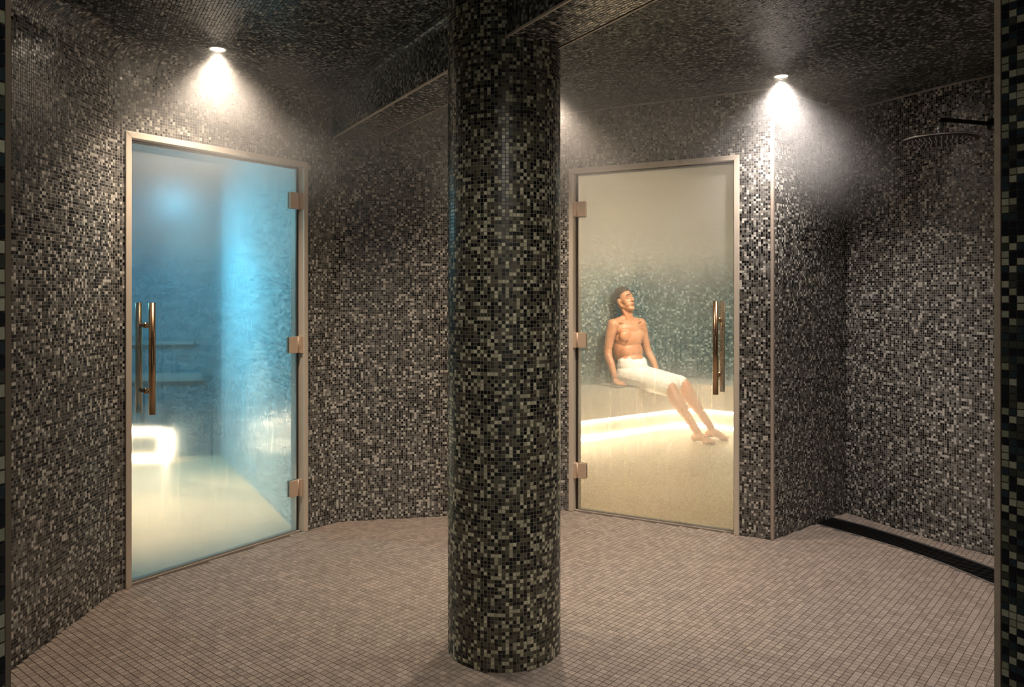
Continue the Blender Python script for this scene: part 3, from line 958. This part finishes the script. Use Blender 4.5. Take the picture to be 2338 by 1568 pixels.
# ------------------------------------------------------------------ cabin behind door 1 (blue light)
def uv_quad(name, a, b, z0, z1, mat, parent=None):
    a, b = np.array(a), np.array(b)
    l = float(np.linalg.norm(b - a))
    t = (b - a) / l; n = np.array((t[1], -t[0]))
    th = 0.06
    vs = [(*a, z0), (*b, z0), (*b, z1), (*a, z1)] + [(*(a - n * th), z0), (*(b - n * th), z0), (*(b - n * th), z1), (*(a - n * th), z1)]
    uv = [(0, z0), (l, z0), (l, z1), (0, z1)] * 2
    fs = [(0, 1, 2, 3), (7, 6, 5, 4), (4, 5, 1, 0), (3, 2, 6, 7), (5, 6, 2, 1), (0, 3, 7, 4)]
    o = mesh_obj(name, vs, fs, mat, parent, uv=uv)
    return o

def flat_poly(name, pts, z0, z1, mat, kind='structure'):
    n = len(pts)
    vs = [(p[0], p[1], z) for z in (z0, z1) for p in pts]
    uv = [(p[0], p[1]) for _ in (0, 1) for p in pts]
    fs = [tuple(range(n))[::-1], tuple(range(n, 2 * n))] + [(i, (i + 1) % n, n + (i + 1) % n, n + i) for i in range(n)]
    o = mesh_obj(name, vs, fs, mat, uv=uv)
    if kind: tag(o, kind=kind)
    return o

CH1 = 2.35
J1L = P1 - N1 * 0.10 - D1 * 0.10
J1R = P1 - N1 * 0.10 + D1 * (W1 + 0.03)
A1 = P1 - N1 * 0.10 + D1 * (W1 - 0.01)         # right wall starts at the hinge jamb
A2 = np.array((-2.42, 6.57))
A3 = np.array((-3.75, 6.42))
A4 = np.array((-3.75, 4.7))
cab1 = [A1, A2, A3, A4, J1L]
flat_poly('floor_blue_cabin', [tuple(P1 - N1 * 0.085), tuple(P1 - N1 * 0.085 + D1 * W1), tuple(A2 + (0.1, 0.1)), tuple(A3 + (-0.1, 0.1)), tuple(A4 + (-0.1, 0))], -0.06, 0.001, M_CAB_FLOOR)
flat_poly('ceiling_blue_cabin', [tuple(J1L), tuple(A1), tuple(A2 + (0.1, 0.1)), tuple(A3 + (-0.1, 0.1)), tuple(A4 + (-0.1, 0))], CH1, CH1 + 0.06, M_CAB_BLUE)
build_wall('wall_blue_cabin_right', [tuple(A2), tuple(A1)], [(0, 9, 0, None)], H=CH1, thick=0.05, mat=M_BLUE, grout=simple_mat('pale_grout', (0.45, 0.48, 0.48), 0.8))
tag(uv_quad('wall_blue_cabin_back', A3, A2, 0, CH1, M_CAB_DARKB), kind='structure')
tag(uv_quad('wall_blue_cabin_left', A4, A3, 0, CH1, M_CAB_DARKB), kind='structure')
tag(uv_quad('wall_blue_cabin_front', J1L, A4, 0, CH1, M_CAB_DARKB), kind='structure')

def bench(name, front, back, label, z_recess, z_seat, mat, overhang=0.07, led=True):
    """stepped bench that follows a front path, with a lit recess at floor level"""
    fp, bp_ = Path(front), Path(back)
    o0 = np.array((front[0][0], front[0][1], 0))
    root = empty(name, o0)
    tag(root, label, 'bench')
    n = 24
    a = fp.at(np.linspace(0, 1, n) * fp.len); b = bp_.at(np.linspace(0, 1, n) * bp_.len)
    t = fp.tan(np.linspace(0, 1, n) * fp.len)
    nr = np.stack([t[:, 1], -t[:, 0]], -1)
    sgn = np.sign(np.einsum('ij,ij->i', nr, a - b))[:, None]
    nr = nr * sgn
    lens = np.linspace(0, fp.len, n)
    def strip_(nm, pa, pb, z0, z1, mt):
        k = len(pa)
        vs = [(*p, z0) for p in pa] + [(*p, z0) for p in pb] + [(*p, z1) for p in pa] + [(*p, z1) for p in pb]
        uv = [(l, z0) for l in lens] + [(l, z0 + 0.5) for l in lens] + [(l, z1) for l in lens] + [(l, z1 + 0.5) for l in lens]
        fs = []
        for i in range(k - 1):
            fs += [(i, k + i, k + i + 1, i + 1), (2 * k + i, 2 * k + i + 1, 3 * k + i + 1, 3 * k + i), (i, i + 1, 2 * k + i + 1, 2 * k + i), (k + i, 3 * k + i, 3 * k + i + 1, k + i + 1)]
        fs += [(0, 2 * k, 3 * k, k), (k - 1, 2 * k - 1, 4 * k - 1, 3 * k - 1)]
        mesh_obj(nm, np.array(vs) - o0, fs, mt, root, uv=uv)
    strip_('base', a, b, 0.001, z_recess, M_CAB_PALE)
    strip_('seat', a + nr * overhang, b, z_recess, z_seat, mat)
    if led:
        strip_('led_strip', a + nr * 0.004, a + nr * 0.026, z_recess - 0.018, z_recess - 0.001, M_LED)
        strip_('led_strip', a + nr * 0.001, a + nr * 0.018, 0.002, 0.014, M_LED)
    return root

# low lit step and the bench above it in the blue cabin
bench('steam_bench', [(-3.69, 6.36), (-2.84, 6.45)], [(-3.69, 6.42 - 0.002), (-2.84, 6.518)], 'low tiled step glowing with warm light in the blue cabin', 0.24, 0.45, M_CAB_DARKB, overhang=0.02)
box_obj('led_strip', (0.862, 0.085, 0.13), (1, 0.1, 0), (-0.1, 1, 0), (0, 0, 1), 0.014, 0.014, 0.20, M_LED, bpy.data.objects['steam_bench'])
uq = empty('tiled_ledge', (-3.0, 6.4, 0))
tag(uq, 'blue tiled ledge on the back wall of the blue cabin', 'ledge')
for (x0, x1, z0, z1, dp, nm) in ((-3.69, -2.55, 0.62, 0.70, 0.022, 'lower_ledge'), (-3.69, -2.62, 0.92, 0.97, 0.020, 'upper_ledge')):
    c = ((x0 + x1) / 2 + 3.0, 6.49 + 0.11 * ((x0 + x1) / 2 + 3.0) - 6.4 - dp / 2, (z0 + z1) / 2)
    box_obj(nm, c, (0.9937, 0.1121, 0), (-0.1121, 0.9937, 0), (0, 0, 1), x1 - x0, dp, z1 - z0, M_CAB_DARKB, uq, bevel=0.01)

def cabin_light(name, loc, energy, col, size, label, aim=None, spread=180):
    t = empty('cabin_lamp', loc)
    tag(t, label, 'lamp')
    box_obj('housing', (0, 0, 0.012), (1, 0, 0), (0, 1, 0), (0, 0, 1), size + 0.03, size + 0.03, 0.024, M_STEEL, t, bevel=0.004)
    l = bpy.data.lights.new('lamp_light', 'AREA')
    l.shape = 'DISK'; l.size = size; l.energy = energy; l.color = col
    o = bpy.data.objects.new('lamp_light', l)
    o.location = (0, 0, -0.006)
    l.spread = math.radians(spread)
    if aim is not None:
        t.rotation_euler = (Vector(aim) - Vector(loc)).to_track_quat('-Z', 'Y').to_euler()
    link(o, t)
    return t

cabin_light('a', (-3.15, 5.15, 2.0), 32, (0.21, 0.68, 0.85), 0.22, 'blue wall washer lamp inside the left steam cabin', aim=(-1.7, 5.5, 1.05), spread=130)
cabin_light('b', (-3.0, 5.3, CH1 - 0.09), 18, (0.13, 0.60, 0.88), 0.20, 'blue lamp aimed at the bench of the left steam cabin', aim=(-3.0, 6.45, 1.1), spread=140)

# ------------------------------------------------------------------ cabin behind door 2
CH2 = 2.45
F2 = np.array((0.585, -0.811)); L2 = np.array((0.811, 0.585))
B0 = np.array((0.6, 7.25))
corner = B0 + L2 * 1.5
rdir = np.array((0.77, -0.638))
fr_line = fillet([tuple(B0 - L2 * 0.9), tuple(corner), tuple(corner + rdir * 1.3)], 0.45)
rn = np.array((-rdir[1], rdir[0]))
if rn @ np.array((1, 1)) < 0: rn = -rn
bk_c = corner - F2 * 0.40 + L2 * 0.0
# back wall: offset line of the front, solve the corner of the two offsets
def isect(p, d, q, e):
    m = np.array([[d[0], -e[0]], [d[1], -e[1]]])
    s = np.linalg.solve(m, np.array(q) - np.array(p))
    return np.array(p) + d * s[0]
bc = isect(B0 - F2 * 0.42, L2, corner + rn * 0.42, rdir)
bk_line = fillet([tuple(B0 - L2 * 0.9 - F2 * 0.42), tuple(bc), tuple(corner + rdir * 1.3 + rn * 0.42)], 0.5)
def path_wall(name, pts, z0, z1, mat, inner=1):
    P = Path(pts)
    n = len(P.p)
    t = P.tan(P.l); nr = np.stack([t[:, 1], -t[:, 0]], -1)
    q = P.p - nr * 0.06
    vs = [(*p, z0) for p in P.p] + [(*p, z1) for p in P.p] + [(*p, z0) for p in q] + [(*p, z1) for p in q]
    uv = [(l, z0) for l in P.l] + [(l, z1) for l in P.l] + [(l, z0) for l in P.l] + [(l, z1) for l in P.l]
    fs = []
    for i in range(n - 1):
        fs += [(i, i + 1, n + i + 1, n + i), (2 * n + i + 1, 2 * n + i, 3 * n + i, 3 * n + i + 1), (n + i, n + i + 1, 3 * n + i + 1, 3 * n + i)]
    return tag(mesh_obj(name, vs, fs, mat, uv=uv), kind='structure')
path_wall('wall_steam_cabin_back', bk_line, 0, CH2, M_CAB_TEAL)
E0, E1 = bk_line[0], bk_line[-1]
G0 = P2 - N2 * 0.09 - D2 * 0.12
G1 = P2 - N2 * 0.09 + D2 * (W2 + 0.08)
path_wall('wall_steam_cabin_left', [tuple(G0), tuple(E0)], 0, CH2, M_CAB_TEAL)
path_wall('wall_steam_cabin_right', [tuple(E1), tuple(G1)], 0, CH2, M_CAB_TEAL)
cab2 = [tuple(P2 - N2 * 0.085), tuple(P2 - N2 * 0.085 + D2 * W2)] + [tuple(G1)] + [tuple(p) for p in bk_line[::-1]] + [tuple(G0)]
flat_poly('floor_steam_cabin', cab2, -0.06, 0.001, M_CAB_FLOOR)
flat_poly('ceiling_steam_cabin', cab2, CH2, CH2 + 0.06, M_CAB_PALE)
fr_p, bk_p = Path(fr_line), Path(bk_line)
bench('steam_bench', [tuple(p) for p in fr_p.at(np.linspace(0.02, 0.98, 24) * fr_p.len)], [tuple(p) for p in (bk_p.at(np.linspace(0.02, 0.98, 24) * bk_p.len))],
      'curved tiled bench with glowing light strips under the seated man', 0.185, 0.438, M_CAB_PALE, overhang=0.07)
cabin_light('c', (1.55, 6.75, CH2 - 0.05), 15, (1.0, 0.78, 0.56), 0.25, 'warm ceiling lamp inside the right steam cabin', aim=(1.35, 7.7, 0.75), spread=90)
cabin_light('d', (2.55, 7.10, CH2 - 0.026), 16, (0.35, 0.85, 1.0), 0.2, 'teal ceiling lamp in the corner of the right steam cabin')

# ------------------------------------------------------------------ the seated man
M_SKIN, nt, out = new_mat('skin')
_b = node(nt, 'ShaderNodeBsdfPrincipled', Base__Color=(0.62, 0.33, 0.19, 1), Roughness=0.45)
_b.inputs['Subsurface Weight'].default_value = 0.0
_tc = nt.nodes.new('ShaderNodeTexCoord')
_nz = node(nt, 'ShaderNodeTexNoise', Scale=9.0, Detail=3.0)
nt.links.new(_tc.outputs['Object'], _nz.inputs['Vector'])
_r = ramp(nt, [(0.3, (0.52, 0.235, 0.125)), (0.7, (0.64, 0.33, 0.19))], 'LINEAR')
nt.links.new(_nz.outputs['Fac'], _r.inputs[0])
nt.links.new(_r.outputs[0], _b.inputs['Base Color'])
nt.links.new(_b.outputs[0], out.inputs[0])
M_HAIR = simple_mat('dark_brown_hair', (0.03, 0.02, 0.014), 0.6, bump=0.8, bscale=300)
M_LIP = simple_mat('lips', (0.45, 0.16, 0.12), 0.45)
M_NIPPLE = simple_mat('areola', (0.30, 0.12, 0.075), 0.5)
M_TOWEL = simple_mat('white_towel', (0.86, 0.86, 0.84), 0.9, bump=0.6, bscale=500)

H0 = np.array((1.21, 7.87, 0.0))
F3 = np.array((*F2, 0)); L3 = np.array((*L2, 0)); UPV = np.array((0, 0, 1.0))
def B(f, l, u):
    return Vector(F3 * f + L3 * l + UPV * u)      # in the man's own frame (origin under the hips)
RB = Matrix((tuple(F3), tuple(L3), tuple(UPV))).transposed()

def bm_ball(bm, c, r, rot=None, sub=3):
    m = Matrix.Translation(c) @ ((rot or RB).to_4x4()) @ Matrix.Diagonal((*r, 1))
    bmesh.ops.create_icosphere(bm, subdivisions=sub, radius=1.0, matrix=m)

def bm_limb(bm, pts, sub=2):
    """tapered limb through (point, radius) pairs, each stretch a hull of two balls"""
    for (a, ra), (b, rb) in zip(pts[:-1], pts[1:]):
        t = bmesh.new()
        bmesh.ops.create_icosphere(t, subdivisions=sub, radius=ra, matrix=Matrix.Translation(a))
        bmesh.ops.create_icosphere(t, subdivisions=sub, radius=rb, matrix=Matrix.Translation(b))
        r = bmesh.ops.convex_hull(t, input=list(t.verts))
        bmesh.ops.delete(t, geom=list({g for g in r['geom_interior'] if isinstance(g, bmesh.types.BMVert)}), context='VERTS')
        me = bpy.data.meshes.new('tmp')
        t.to_mesh(me); t.free()
        bm.from_mesh(me)
        bpy.data.meshes.remove(me)

def remeshed(name, bm, mat, parent, voxel, smooth=6, fac=0.5):
    o = bm_obj(name, bm, None, None)
    md = o.modifiers.new('r', 'REMESH'); md.mode = 'VOXEL'; md.voxel_size = voxel; md.use_smooth_shade = True
    if smooth:
        sm = o.modifiers.new('s', 'SMOOTH'); sm.factor = fac; sm.iterations = smooth
    dg = bpy.context.evaluated_depsgraph_get()
    me = bpy.data.meshes.new_from_object(o.evaluated_get(dg))
    bpy.data.objects.remove(o, do_unlink=True)
    me.name = name
    me.materials.clear(); me.materials.append(mat)
    for p in me.polygons: p.use_smooth = True
    return link(bpy.data.objects.new(name, me), parent)

man = empty('person', H0)
tag(man, 'shirtless man in a white towel sitting on the lit bench, eyes closed, head tilted back', 'person')
bm = bmesh.new()
# trunk
bm_ball(bm, B(0.00, 0, 0.555), (0.125, 0.175, 0.115))
bm_ball(bm, B(-0.02, 0, 0.66), (0.105, 0.150, 0.12))
bm_ball(bm, B(-0.045, 0, 0.77), (0.105, 0.148, 0.12))
bm_ball(bm, B(-0.07, 0, 0.89), (0.118, 0.165, 0.125))
bm_ball(bm, B(-0.085, 0, 0.985), (0.105, 0.165, 0.10))
for s in (-1, 1):
    bm_ball(bm, B(-0.018, s * 0.078, 0.925), (0.050, 0.088, 0.072))     # chest muscle
    bm_limb(bm, [(B(-0.10, s * 0.03, 1.09), 0.045), (B(-0.10, s * 0.17, 1.045), 0.050)])   # shoulder slope
    bm_ball(bm, B(-0.09, s * 0.105, 0.80), (0.08, 0.06, 0.13))          # flank
    bm_limb(bm, [(B(-0.022, s * 0.012, 1.035), 0.014), (B(-0.06, s * 0.17, 1.075), 0.014)])   # collar bone
# neck
bm_limb(bm, [(B(-0.095, 0, 1.05), 0.066), (B(-0.085, 0.0, 1.13), 0.056), (B(-0.085, 0.005, 1.20), 0.056)])
for s in (-1, 1):
    bm_limb(bm, [(B(-0.03, s * 0.015, 1.05), 0.013), (B(-0.09, s * 0.055, 1.19), 0.016)])
# arms: the hands rest on the bench beside the hips
arms = {-1: [(B(-0.09, -0.19, 1.04), 0.062), (B(-0.095, -0.222, 0.94), 0.052), (B(-0.10, -0.250, 0.80), 0.042), (B(-0.085, -0.262, 0.74), 0.041), (B(-0.03, -0.272, 0.66), 0.038), (B(0.03, -0.278, 0.535), 0.027)],
        1: [(B(-0.09, 0.19, 1.04), 0.062), (B(-0.085, 0.225, 0.94), 0.052), (B(-0.075, 0.262, 0.80), 0.042), (B(-0.06, 0.275, 0.74), 0.041), (B(-0.005, 0.283, 0.66), 0.038), (B(0.055, 0.290, 0.535), 0.027)]}
for s, pts in arms.items():
    bm_limb(bm, pts)
    w = pts[-1][0]
    palm = w + B(0.035, s * 0.004, -0.045)
    bm_ball(bm, palm, (0.045, 0.040, 0.020), rot=RB @ Matrix.Rotation(math.radians(38), 3, 'Y'))
    for i, (ln, sp) in enumerate(((0.068, -0.031), (0.078, -0.011), (0.073, 0.010), (0.056, 0.030))):
        k0 = palm + B(0.026, sp, -0.010)
        k1 = k0 + B(ln * 0.50, sp * 0.25, -0.006)
        k2 = k1 + B(ln * 0.42, sp * 0.15, -0.008)
        bm_limb(bm, [(k0, 0.0098), (k1, 0.0088), (k2, 0.0075)])
    k0 = palm + B(-0.012, -s * 0.030, 0.004)
    bm_limb(bm, [(k0, 0.012), (k0 + B(0.030, -s * 0.022, -0.010), 0.0105), (k0 + B(0.056, -s * 0.026, -0.018), 0.009)])
# legs
legs = {-1: dict(hip=B(0.0, -0.095, 0.535), knee=Vector((1.500, 7.450, 0.455)) - Vector(H0), ank=Vector((1.690, 7.175, 0.085)) - Vector(H0), toe=Vector((1.775, 7.030, 0.020)) - Vector(H0)),
        1: dict(hip=B(0.0, 0.095, 0.535), knee=Vector((1.655, 7.575, 0.470)) - Vector(H0), ank=Vector((1.865, 7.355, 0.085)) - Vector(H0), toe=Vector((1.985, 7.240, 0.020)) - Vector(H0))}
for s, d in legs.items():
    hp, kn, an, to = d['hip'], d['knee'], d['ank'], d['toe']
    bm_limb(bm, [(hp, 0.092), (hp.lerp(kn, 0.45), 0.078), (hp.lerp(kn, 0.85), 0.064), (kn, 0.061)])
    back = (hp - kn); back.z = 0; back.normalize()
    calf = kn.lerp(an, 0.32) + back * 0.022
    bm_limb(bm, [(kn, 0.060), (calf, 0.064), (kn.lerp(an, 0.62) + back * 0.008, 0.042), (an, 0.034)])
    fd = (to - an); fd.z = 0; fd.normalize()
    sd = Vector((-fd.y, fd.x, 0))
    heel = Vector((an.x, an.y, 0.034)) - fd * 0.045
    bm_limb(bm, [(heel, 0.033), (Vector((an.x, an.y, 0.055)) + fd * 0.04, 0.036), (Vector((to.x, to.y, 0.026)) - fd * 0.05, 0.026)])
    for i in range(5):
        o_ = (i - 2) * 0.0175
        sg = 1 if s == -1 else -1
        ln = (0.050, 0.046, 0.040, 0.034, 0.028)[i if sg > 0 else 4 - i]
        r_ = (0.0145, 0.0105, 0.010, 0.0095, 0.009)[i if sg > 0 else 4 - i]
        st = Vector((to.x, to.y, 0.020)) - fd * 0.055 + sd * (-o_)
        bm_limb(bm, [(st, 0.018), (st + fd * (ln + 0.012), r_)])
# head: turned towards his left and tipped back
HC = B(-0.105, -0.018, 1.285)
fwd = Vector((0.68, -0.73, 0.0)).normalized()
tip = math.radians(17)
up0 = Vector((0, 0, 1))
hf = (fwd * math.cos(tip) + up0 * math.sin(tip)).normalized()
hu = (up0 * math.cos(tip) - fwd * math.sin(tip)).normalized()
hl = hu.cross(hf).normalized()
RH = Matrix((tuple(hf), tuple(hl), tuple(hu))).transposed()
def Hd(f, l, u): return HC + hf * f + hl * l + hu * u
bm_ball(bm, Hd(-0.015, 0, 0.035), (0.098, 0.077, 0.092), rot=RH)       # skull
bm_ball(bm, Hd(0.030, 0, -0.035), (0.060, 0.060, 0.085), rot=RH)       # face
bm_limb(bm, [(Hd(-0.020, 0.050, -0.055), 0.022), (Hd(0.062, 0.016, -0.105), 0.021)])
bm_limb(bm, [(Hd(-0.020, -0.050, -0.055), 0.022), (Hd(0.062, -0.016, -0.105), 0.021)])
bm_limb(bm, [(Hd(0.070, 0.012, -0.108), 0.018), (Hd(0.070, -0.012, -0.108), 0.018)])   # chin
bm_limb(bm, [(Hd(0.080, 0.034, 0.026), 0.011), (Hd(0.088, 0.0, 0.022), 0.010), (Hd(0.080, -0.034, 0.026), 0.011)])  # brow
bm_limb(bm, [(Hd(0.086, 0, 0.012), 0.009), (Hd(0.108, 0, -0.030), 0.012)])             # nose
for s in (-1, 1):
    bm_ball(bm, Hd(0.096, s * 0.013, -0.034), (0.010, 0.009, 0.008), rot=RH)
    bm_ball(bm, Hd(0.066, s * 0.032, 0.002), (0.016, 0.018, 0.013), rot=RH)            # closed lids
    bm_ball(bm, Hd(0.040, s * 0.040, -0.030), (0.034, 0.026, 0.034), rot=RH)           # cheek
    bm_ball(bm, Hd(0.046, s * 0.030, -0.062), (0.034, 0.026, 0.030), rot=RH)
bm_limb(bm, [(Hd(0.082, 0.018, -0.068), 0.009), (Hd(0.092, 0, -0.066), 0.011), (Hd(0.082, -0.018, -0.068), 0.009)])
bm_limb(bm, [(Hd(-0.03, 0, -0.02), 0.058), (B(-0.085, 0.005, 1.17), 0.056)])           # nape
for s in (-1, 1):
    bm_ball(bm, Hd(-0.016, s * 0.079, -0.012), (0.020, 0.009, 0.032), rot=RH)          # ear
    bm_ball(bm, Hd(-0.010, s * 0.078, -0.038), (0.011, 0.008, 0.013), rot=RH)
body = remeshed('body', bm, M_SKIN, man, 0.0052, smooth=3)

# hair: close-cropped, following the skull with a hairline and sideburns
bm = bmesh.new()
bm_ball(bm, Hd(-0.017, 0, 0.036), (0.1035, 0.0815, 0.0975), rot=RH, sub=5)
def hair_line(f_):
    """height of the hair edge at forward position f_ (ear near 0)"""
    pts = [(-0.13, -0.045), (-0.05, -0.040), (-0.012, 0.000), (0.006, 0.004), (0.018, 0.020), (0.026, 0.045), (0.050, 0.066), (0.075, 0.076), (0.12, 0.085)]
    for (a, b), (c, d) in zip(pts[:-1], pts[1:]):
        if f_ <= c:
            return b + (d - b) * max(0.0, (f_ - a)) / (c - a)
    return pts[-1][1]
for v in list(bm.verts):
    q = v.co - HC
    if q.dot(hu) < hair_line(q.dot(hf)) + 0.004 * mnoise.noise(v.co * 120):
        bm.verts.remove(v)
for v in bm.verts:
    q = (v.co - HC)
    top = max(0.0, min(1.0, (q.dot(hu) - 0.03) / 0.09))
    v.co += q.normalized() * (0.010 * top + 0.005 * mnoise.noise(v.co * 140) * (0.3 + top))
hr = bm_obj('hair', bm, M_HAIR, body, smooth=True)
_sd = hr.modifiers.new('thick', 'SOLIDIFY'); _sd.thickness = 0.012; _sd.offset = -1
for s in (-1, 1):
    tube_obj('eyebrow', [Hd(0.082, s * 0.052, 0.026), Hd(0.092, s * 0.034, 0.035), Hd(0.097, s * 0.014, 0.030)], [0.0025, 0.004, 0.0035], M_HAIR, body, seg=8)
    tube_obj('eyelashes', [Hd(0.074, s * 0.047, -0.001), Hd(0.083, s * 0.034, -0.006), Hd(0.083, s * 0.020, -0.004)], [0.0012, 0.0020, 0.0014], M_HAIR, body, seg=6)
tube_obj('lips', [Hd(0.086, 0.022, -0.067), Hd(0.100, 0.008, -0.064), Hd(0.102, 0.0, -0.066), Hd(0.100, -0.008, -0.064), Hd(0.086, -0.022, -0.067)], [0.002, 0.005, 0.0055, 0.005, 0.002], M_LIP, body, seg=10)
for s in (-1, 1):
    bm = bmesh.new()
    bm_ball(bm, B(0.019, s * 0.106, 0.885), (0.010, 0.014, 0.013))
    bm_obj('nipple', bm, M_NIPPLE, body, smooth=True)

# towel round the hips and thighs
bm = bmesh.new()
bm_ball(bm, B(0.00, 0, 0.555), (0.142, 0.192, 0.118))
bm_ball(bm, B(-0.012, 0, 0.63), (0.132, 0.170, 0.10))
bm_limb(bm, [(B(-0.018, -0.062, 0.632), 0.112), (B(-0.018, 0.062, 0.632), 0.112)])
dl, drt = legs[1], legs[-1]
for s, d in legs.items():
    hp, kn = d['hip'], d['knee']
    bm_limb(bm, [(hp, 0.110), (hp.lerp(kn, 0.45), 0.097), (hp.lerp(kn, 0.90), 0.086)])
for k in range(7):
    t = 0.10 + 0.115 * k
    a, b = drt['hip'].lerp(drt['knee'], t), dl['hip'].lerp(dl['knee'], t)
    bm_limb(bm, [(a + Vector((0, 0, 0.02)), 0.078 - 0.003 * k), (b + Vector((0, 0, 0.02)), 0.078 - 0.003 * k)])
tw = remeshed('towel', bm, M_TOWEL, man, 0.007, smooth=5)
for v in tw.data.vertices:
    c = v.co
    v.co.x += 0.004 * mnoise.noise(Vector((c.x * 14, c.y * 14, c.z * 34)))
    v.co.z += 0.005 * mnoise.noise(Vector((c.x * 22, c.y * 9, c.z * 12 + 5)))
    if v.co.z + 0.0 < 0.441 and (c.x * F2[0] + c.y * F2[1]) < 0.18:
        v.co.z = 0.441

# ------------------------------------------------------------------ steam
def steam(name, poly, z0, z1, dens, zlo, zhi, label, seed, col=(1, 1, 1)):
    o = prism_obj(name, poly, z0, z1, None)
    m, nt, out = new_mat(name + '_vapour')
    geo = nt.nodes.new('ShaderNodeNewGeometry')
    sx = nt.nodes.new('ShaderNodeSeparateXYZ')
    nt.links.new(geo.outputs['Position'], sx.inputs[0])
    mr = node(nt, 'ShaderNodeMapRange', _interpolation_type='SMOOTHSTEP')
    nt.links.new(sx.outputs[2], mr.inputs['Value'])
    mr.inputs['From Min'].default_value = zlo
    mr.inputs['From Max'].default_value = zhi
    mp = node(nt, 'ShaderNodeMapping')
    mp.inputs['Location'].default_value = (seed, seed, seed)
    nt.links.new(geo.outputs['Position'], mp.inputs['Vector'])
    nz = node(nt, 'ShaderNodeTexNoise', Scale=2.6, Detail=2.0)
    nt.links.new(mp.outputs[0], nz.inputs['Vector'])
    nr = node(nt, 'ShaderNodeMapRange')
    nr.inputs['From Min'].default_value = 0.35
    nr.inputs['From Max'].default_value = 0.65
    nr.inputs['To Min'].default_value = 0.15
    nt.links.new(nz.outputs['Fac'], nr.inputs['Value'])
    d = math_node(nt, 'MULTIPLY', math_node(nt, 'MULTIPLY', mr.outputs[0], nr.outputs[0]), dens)
    vs = node(nt, 'ShaderNodeVolumeScatter', Color=(*col, 1), Anisotropy=0.25)
    nt.links.new(d, vs.inputs['Density'])
    nt.links.new(vs.outputs[0], out.inputs['Volume'])
    o.data.materials.append(m)
    tag(o, label, 'steam', kind='stuff')
    return o

steam('steam_haze', [(-1.795, 3.0), (-1.795, 3.55), (-1.15, 4.49), (-0.95, 4.66), (0.33, 4.90), (1.42, 4.31), (1.95, 4.76), (1.84, 3.6), (0.45, 3.35), (-0.6, 3.35)],
      1.45, CEIL - 0.002, 0.88, 1.65, 2.45, 'thin steam drifting under the ceiling around the spotlights', 3.7)

_c2 = np.array(cab2); _cc = _c2.mean(0)
steam('cabin_steam', [tuple(p) for p in (_cc + (_c2 - _cc) * 0.94)], 0.005, 2.3, 0.5, 0.85, 0.05, 'pale steam hanging low over the lit bench behind the right glass door', 1.2)
cabin_light('e', (-2.35, 4.95, CH1 - 0.026), 22, (1.0, 0.78, 0.54), 0.10, 'unseen warm fill lamp added over the floor of the left steam cabin', spread=60)  # added lamp, out of view, to warm the cabin floor

cabin_light('f', (1.15, 5.75, CH2 - 0.026), 34, (1.0, 0.74, 0.45), 0.10, 'unseen golden fill lamp added just inside the right glass door', spread=165)  # added lamp, out of view, to gild the floor and brighten the mist
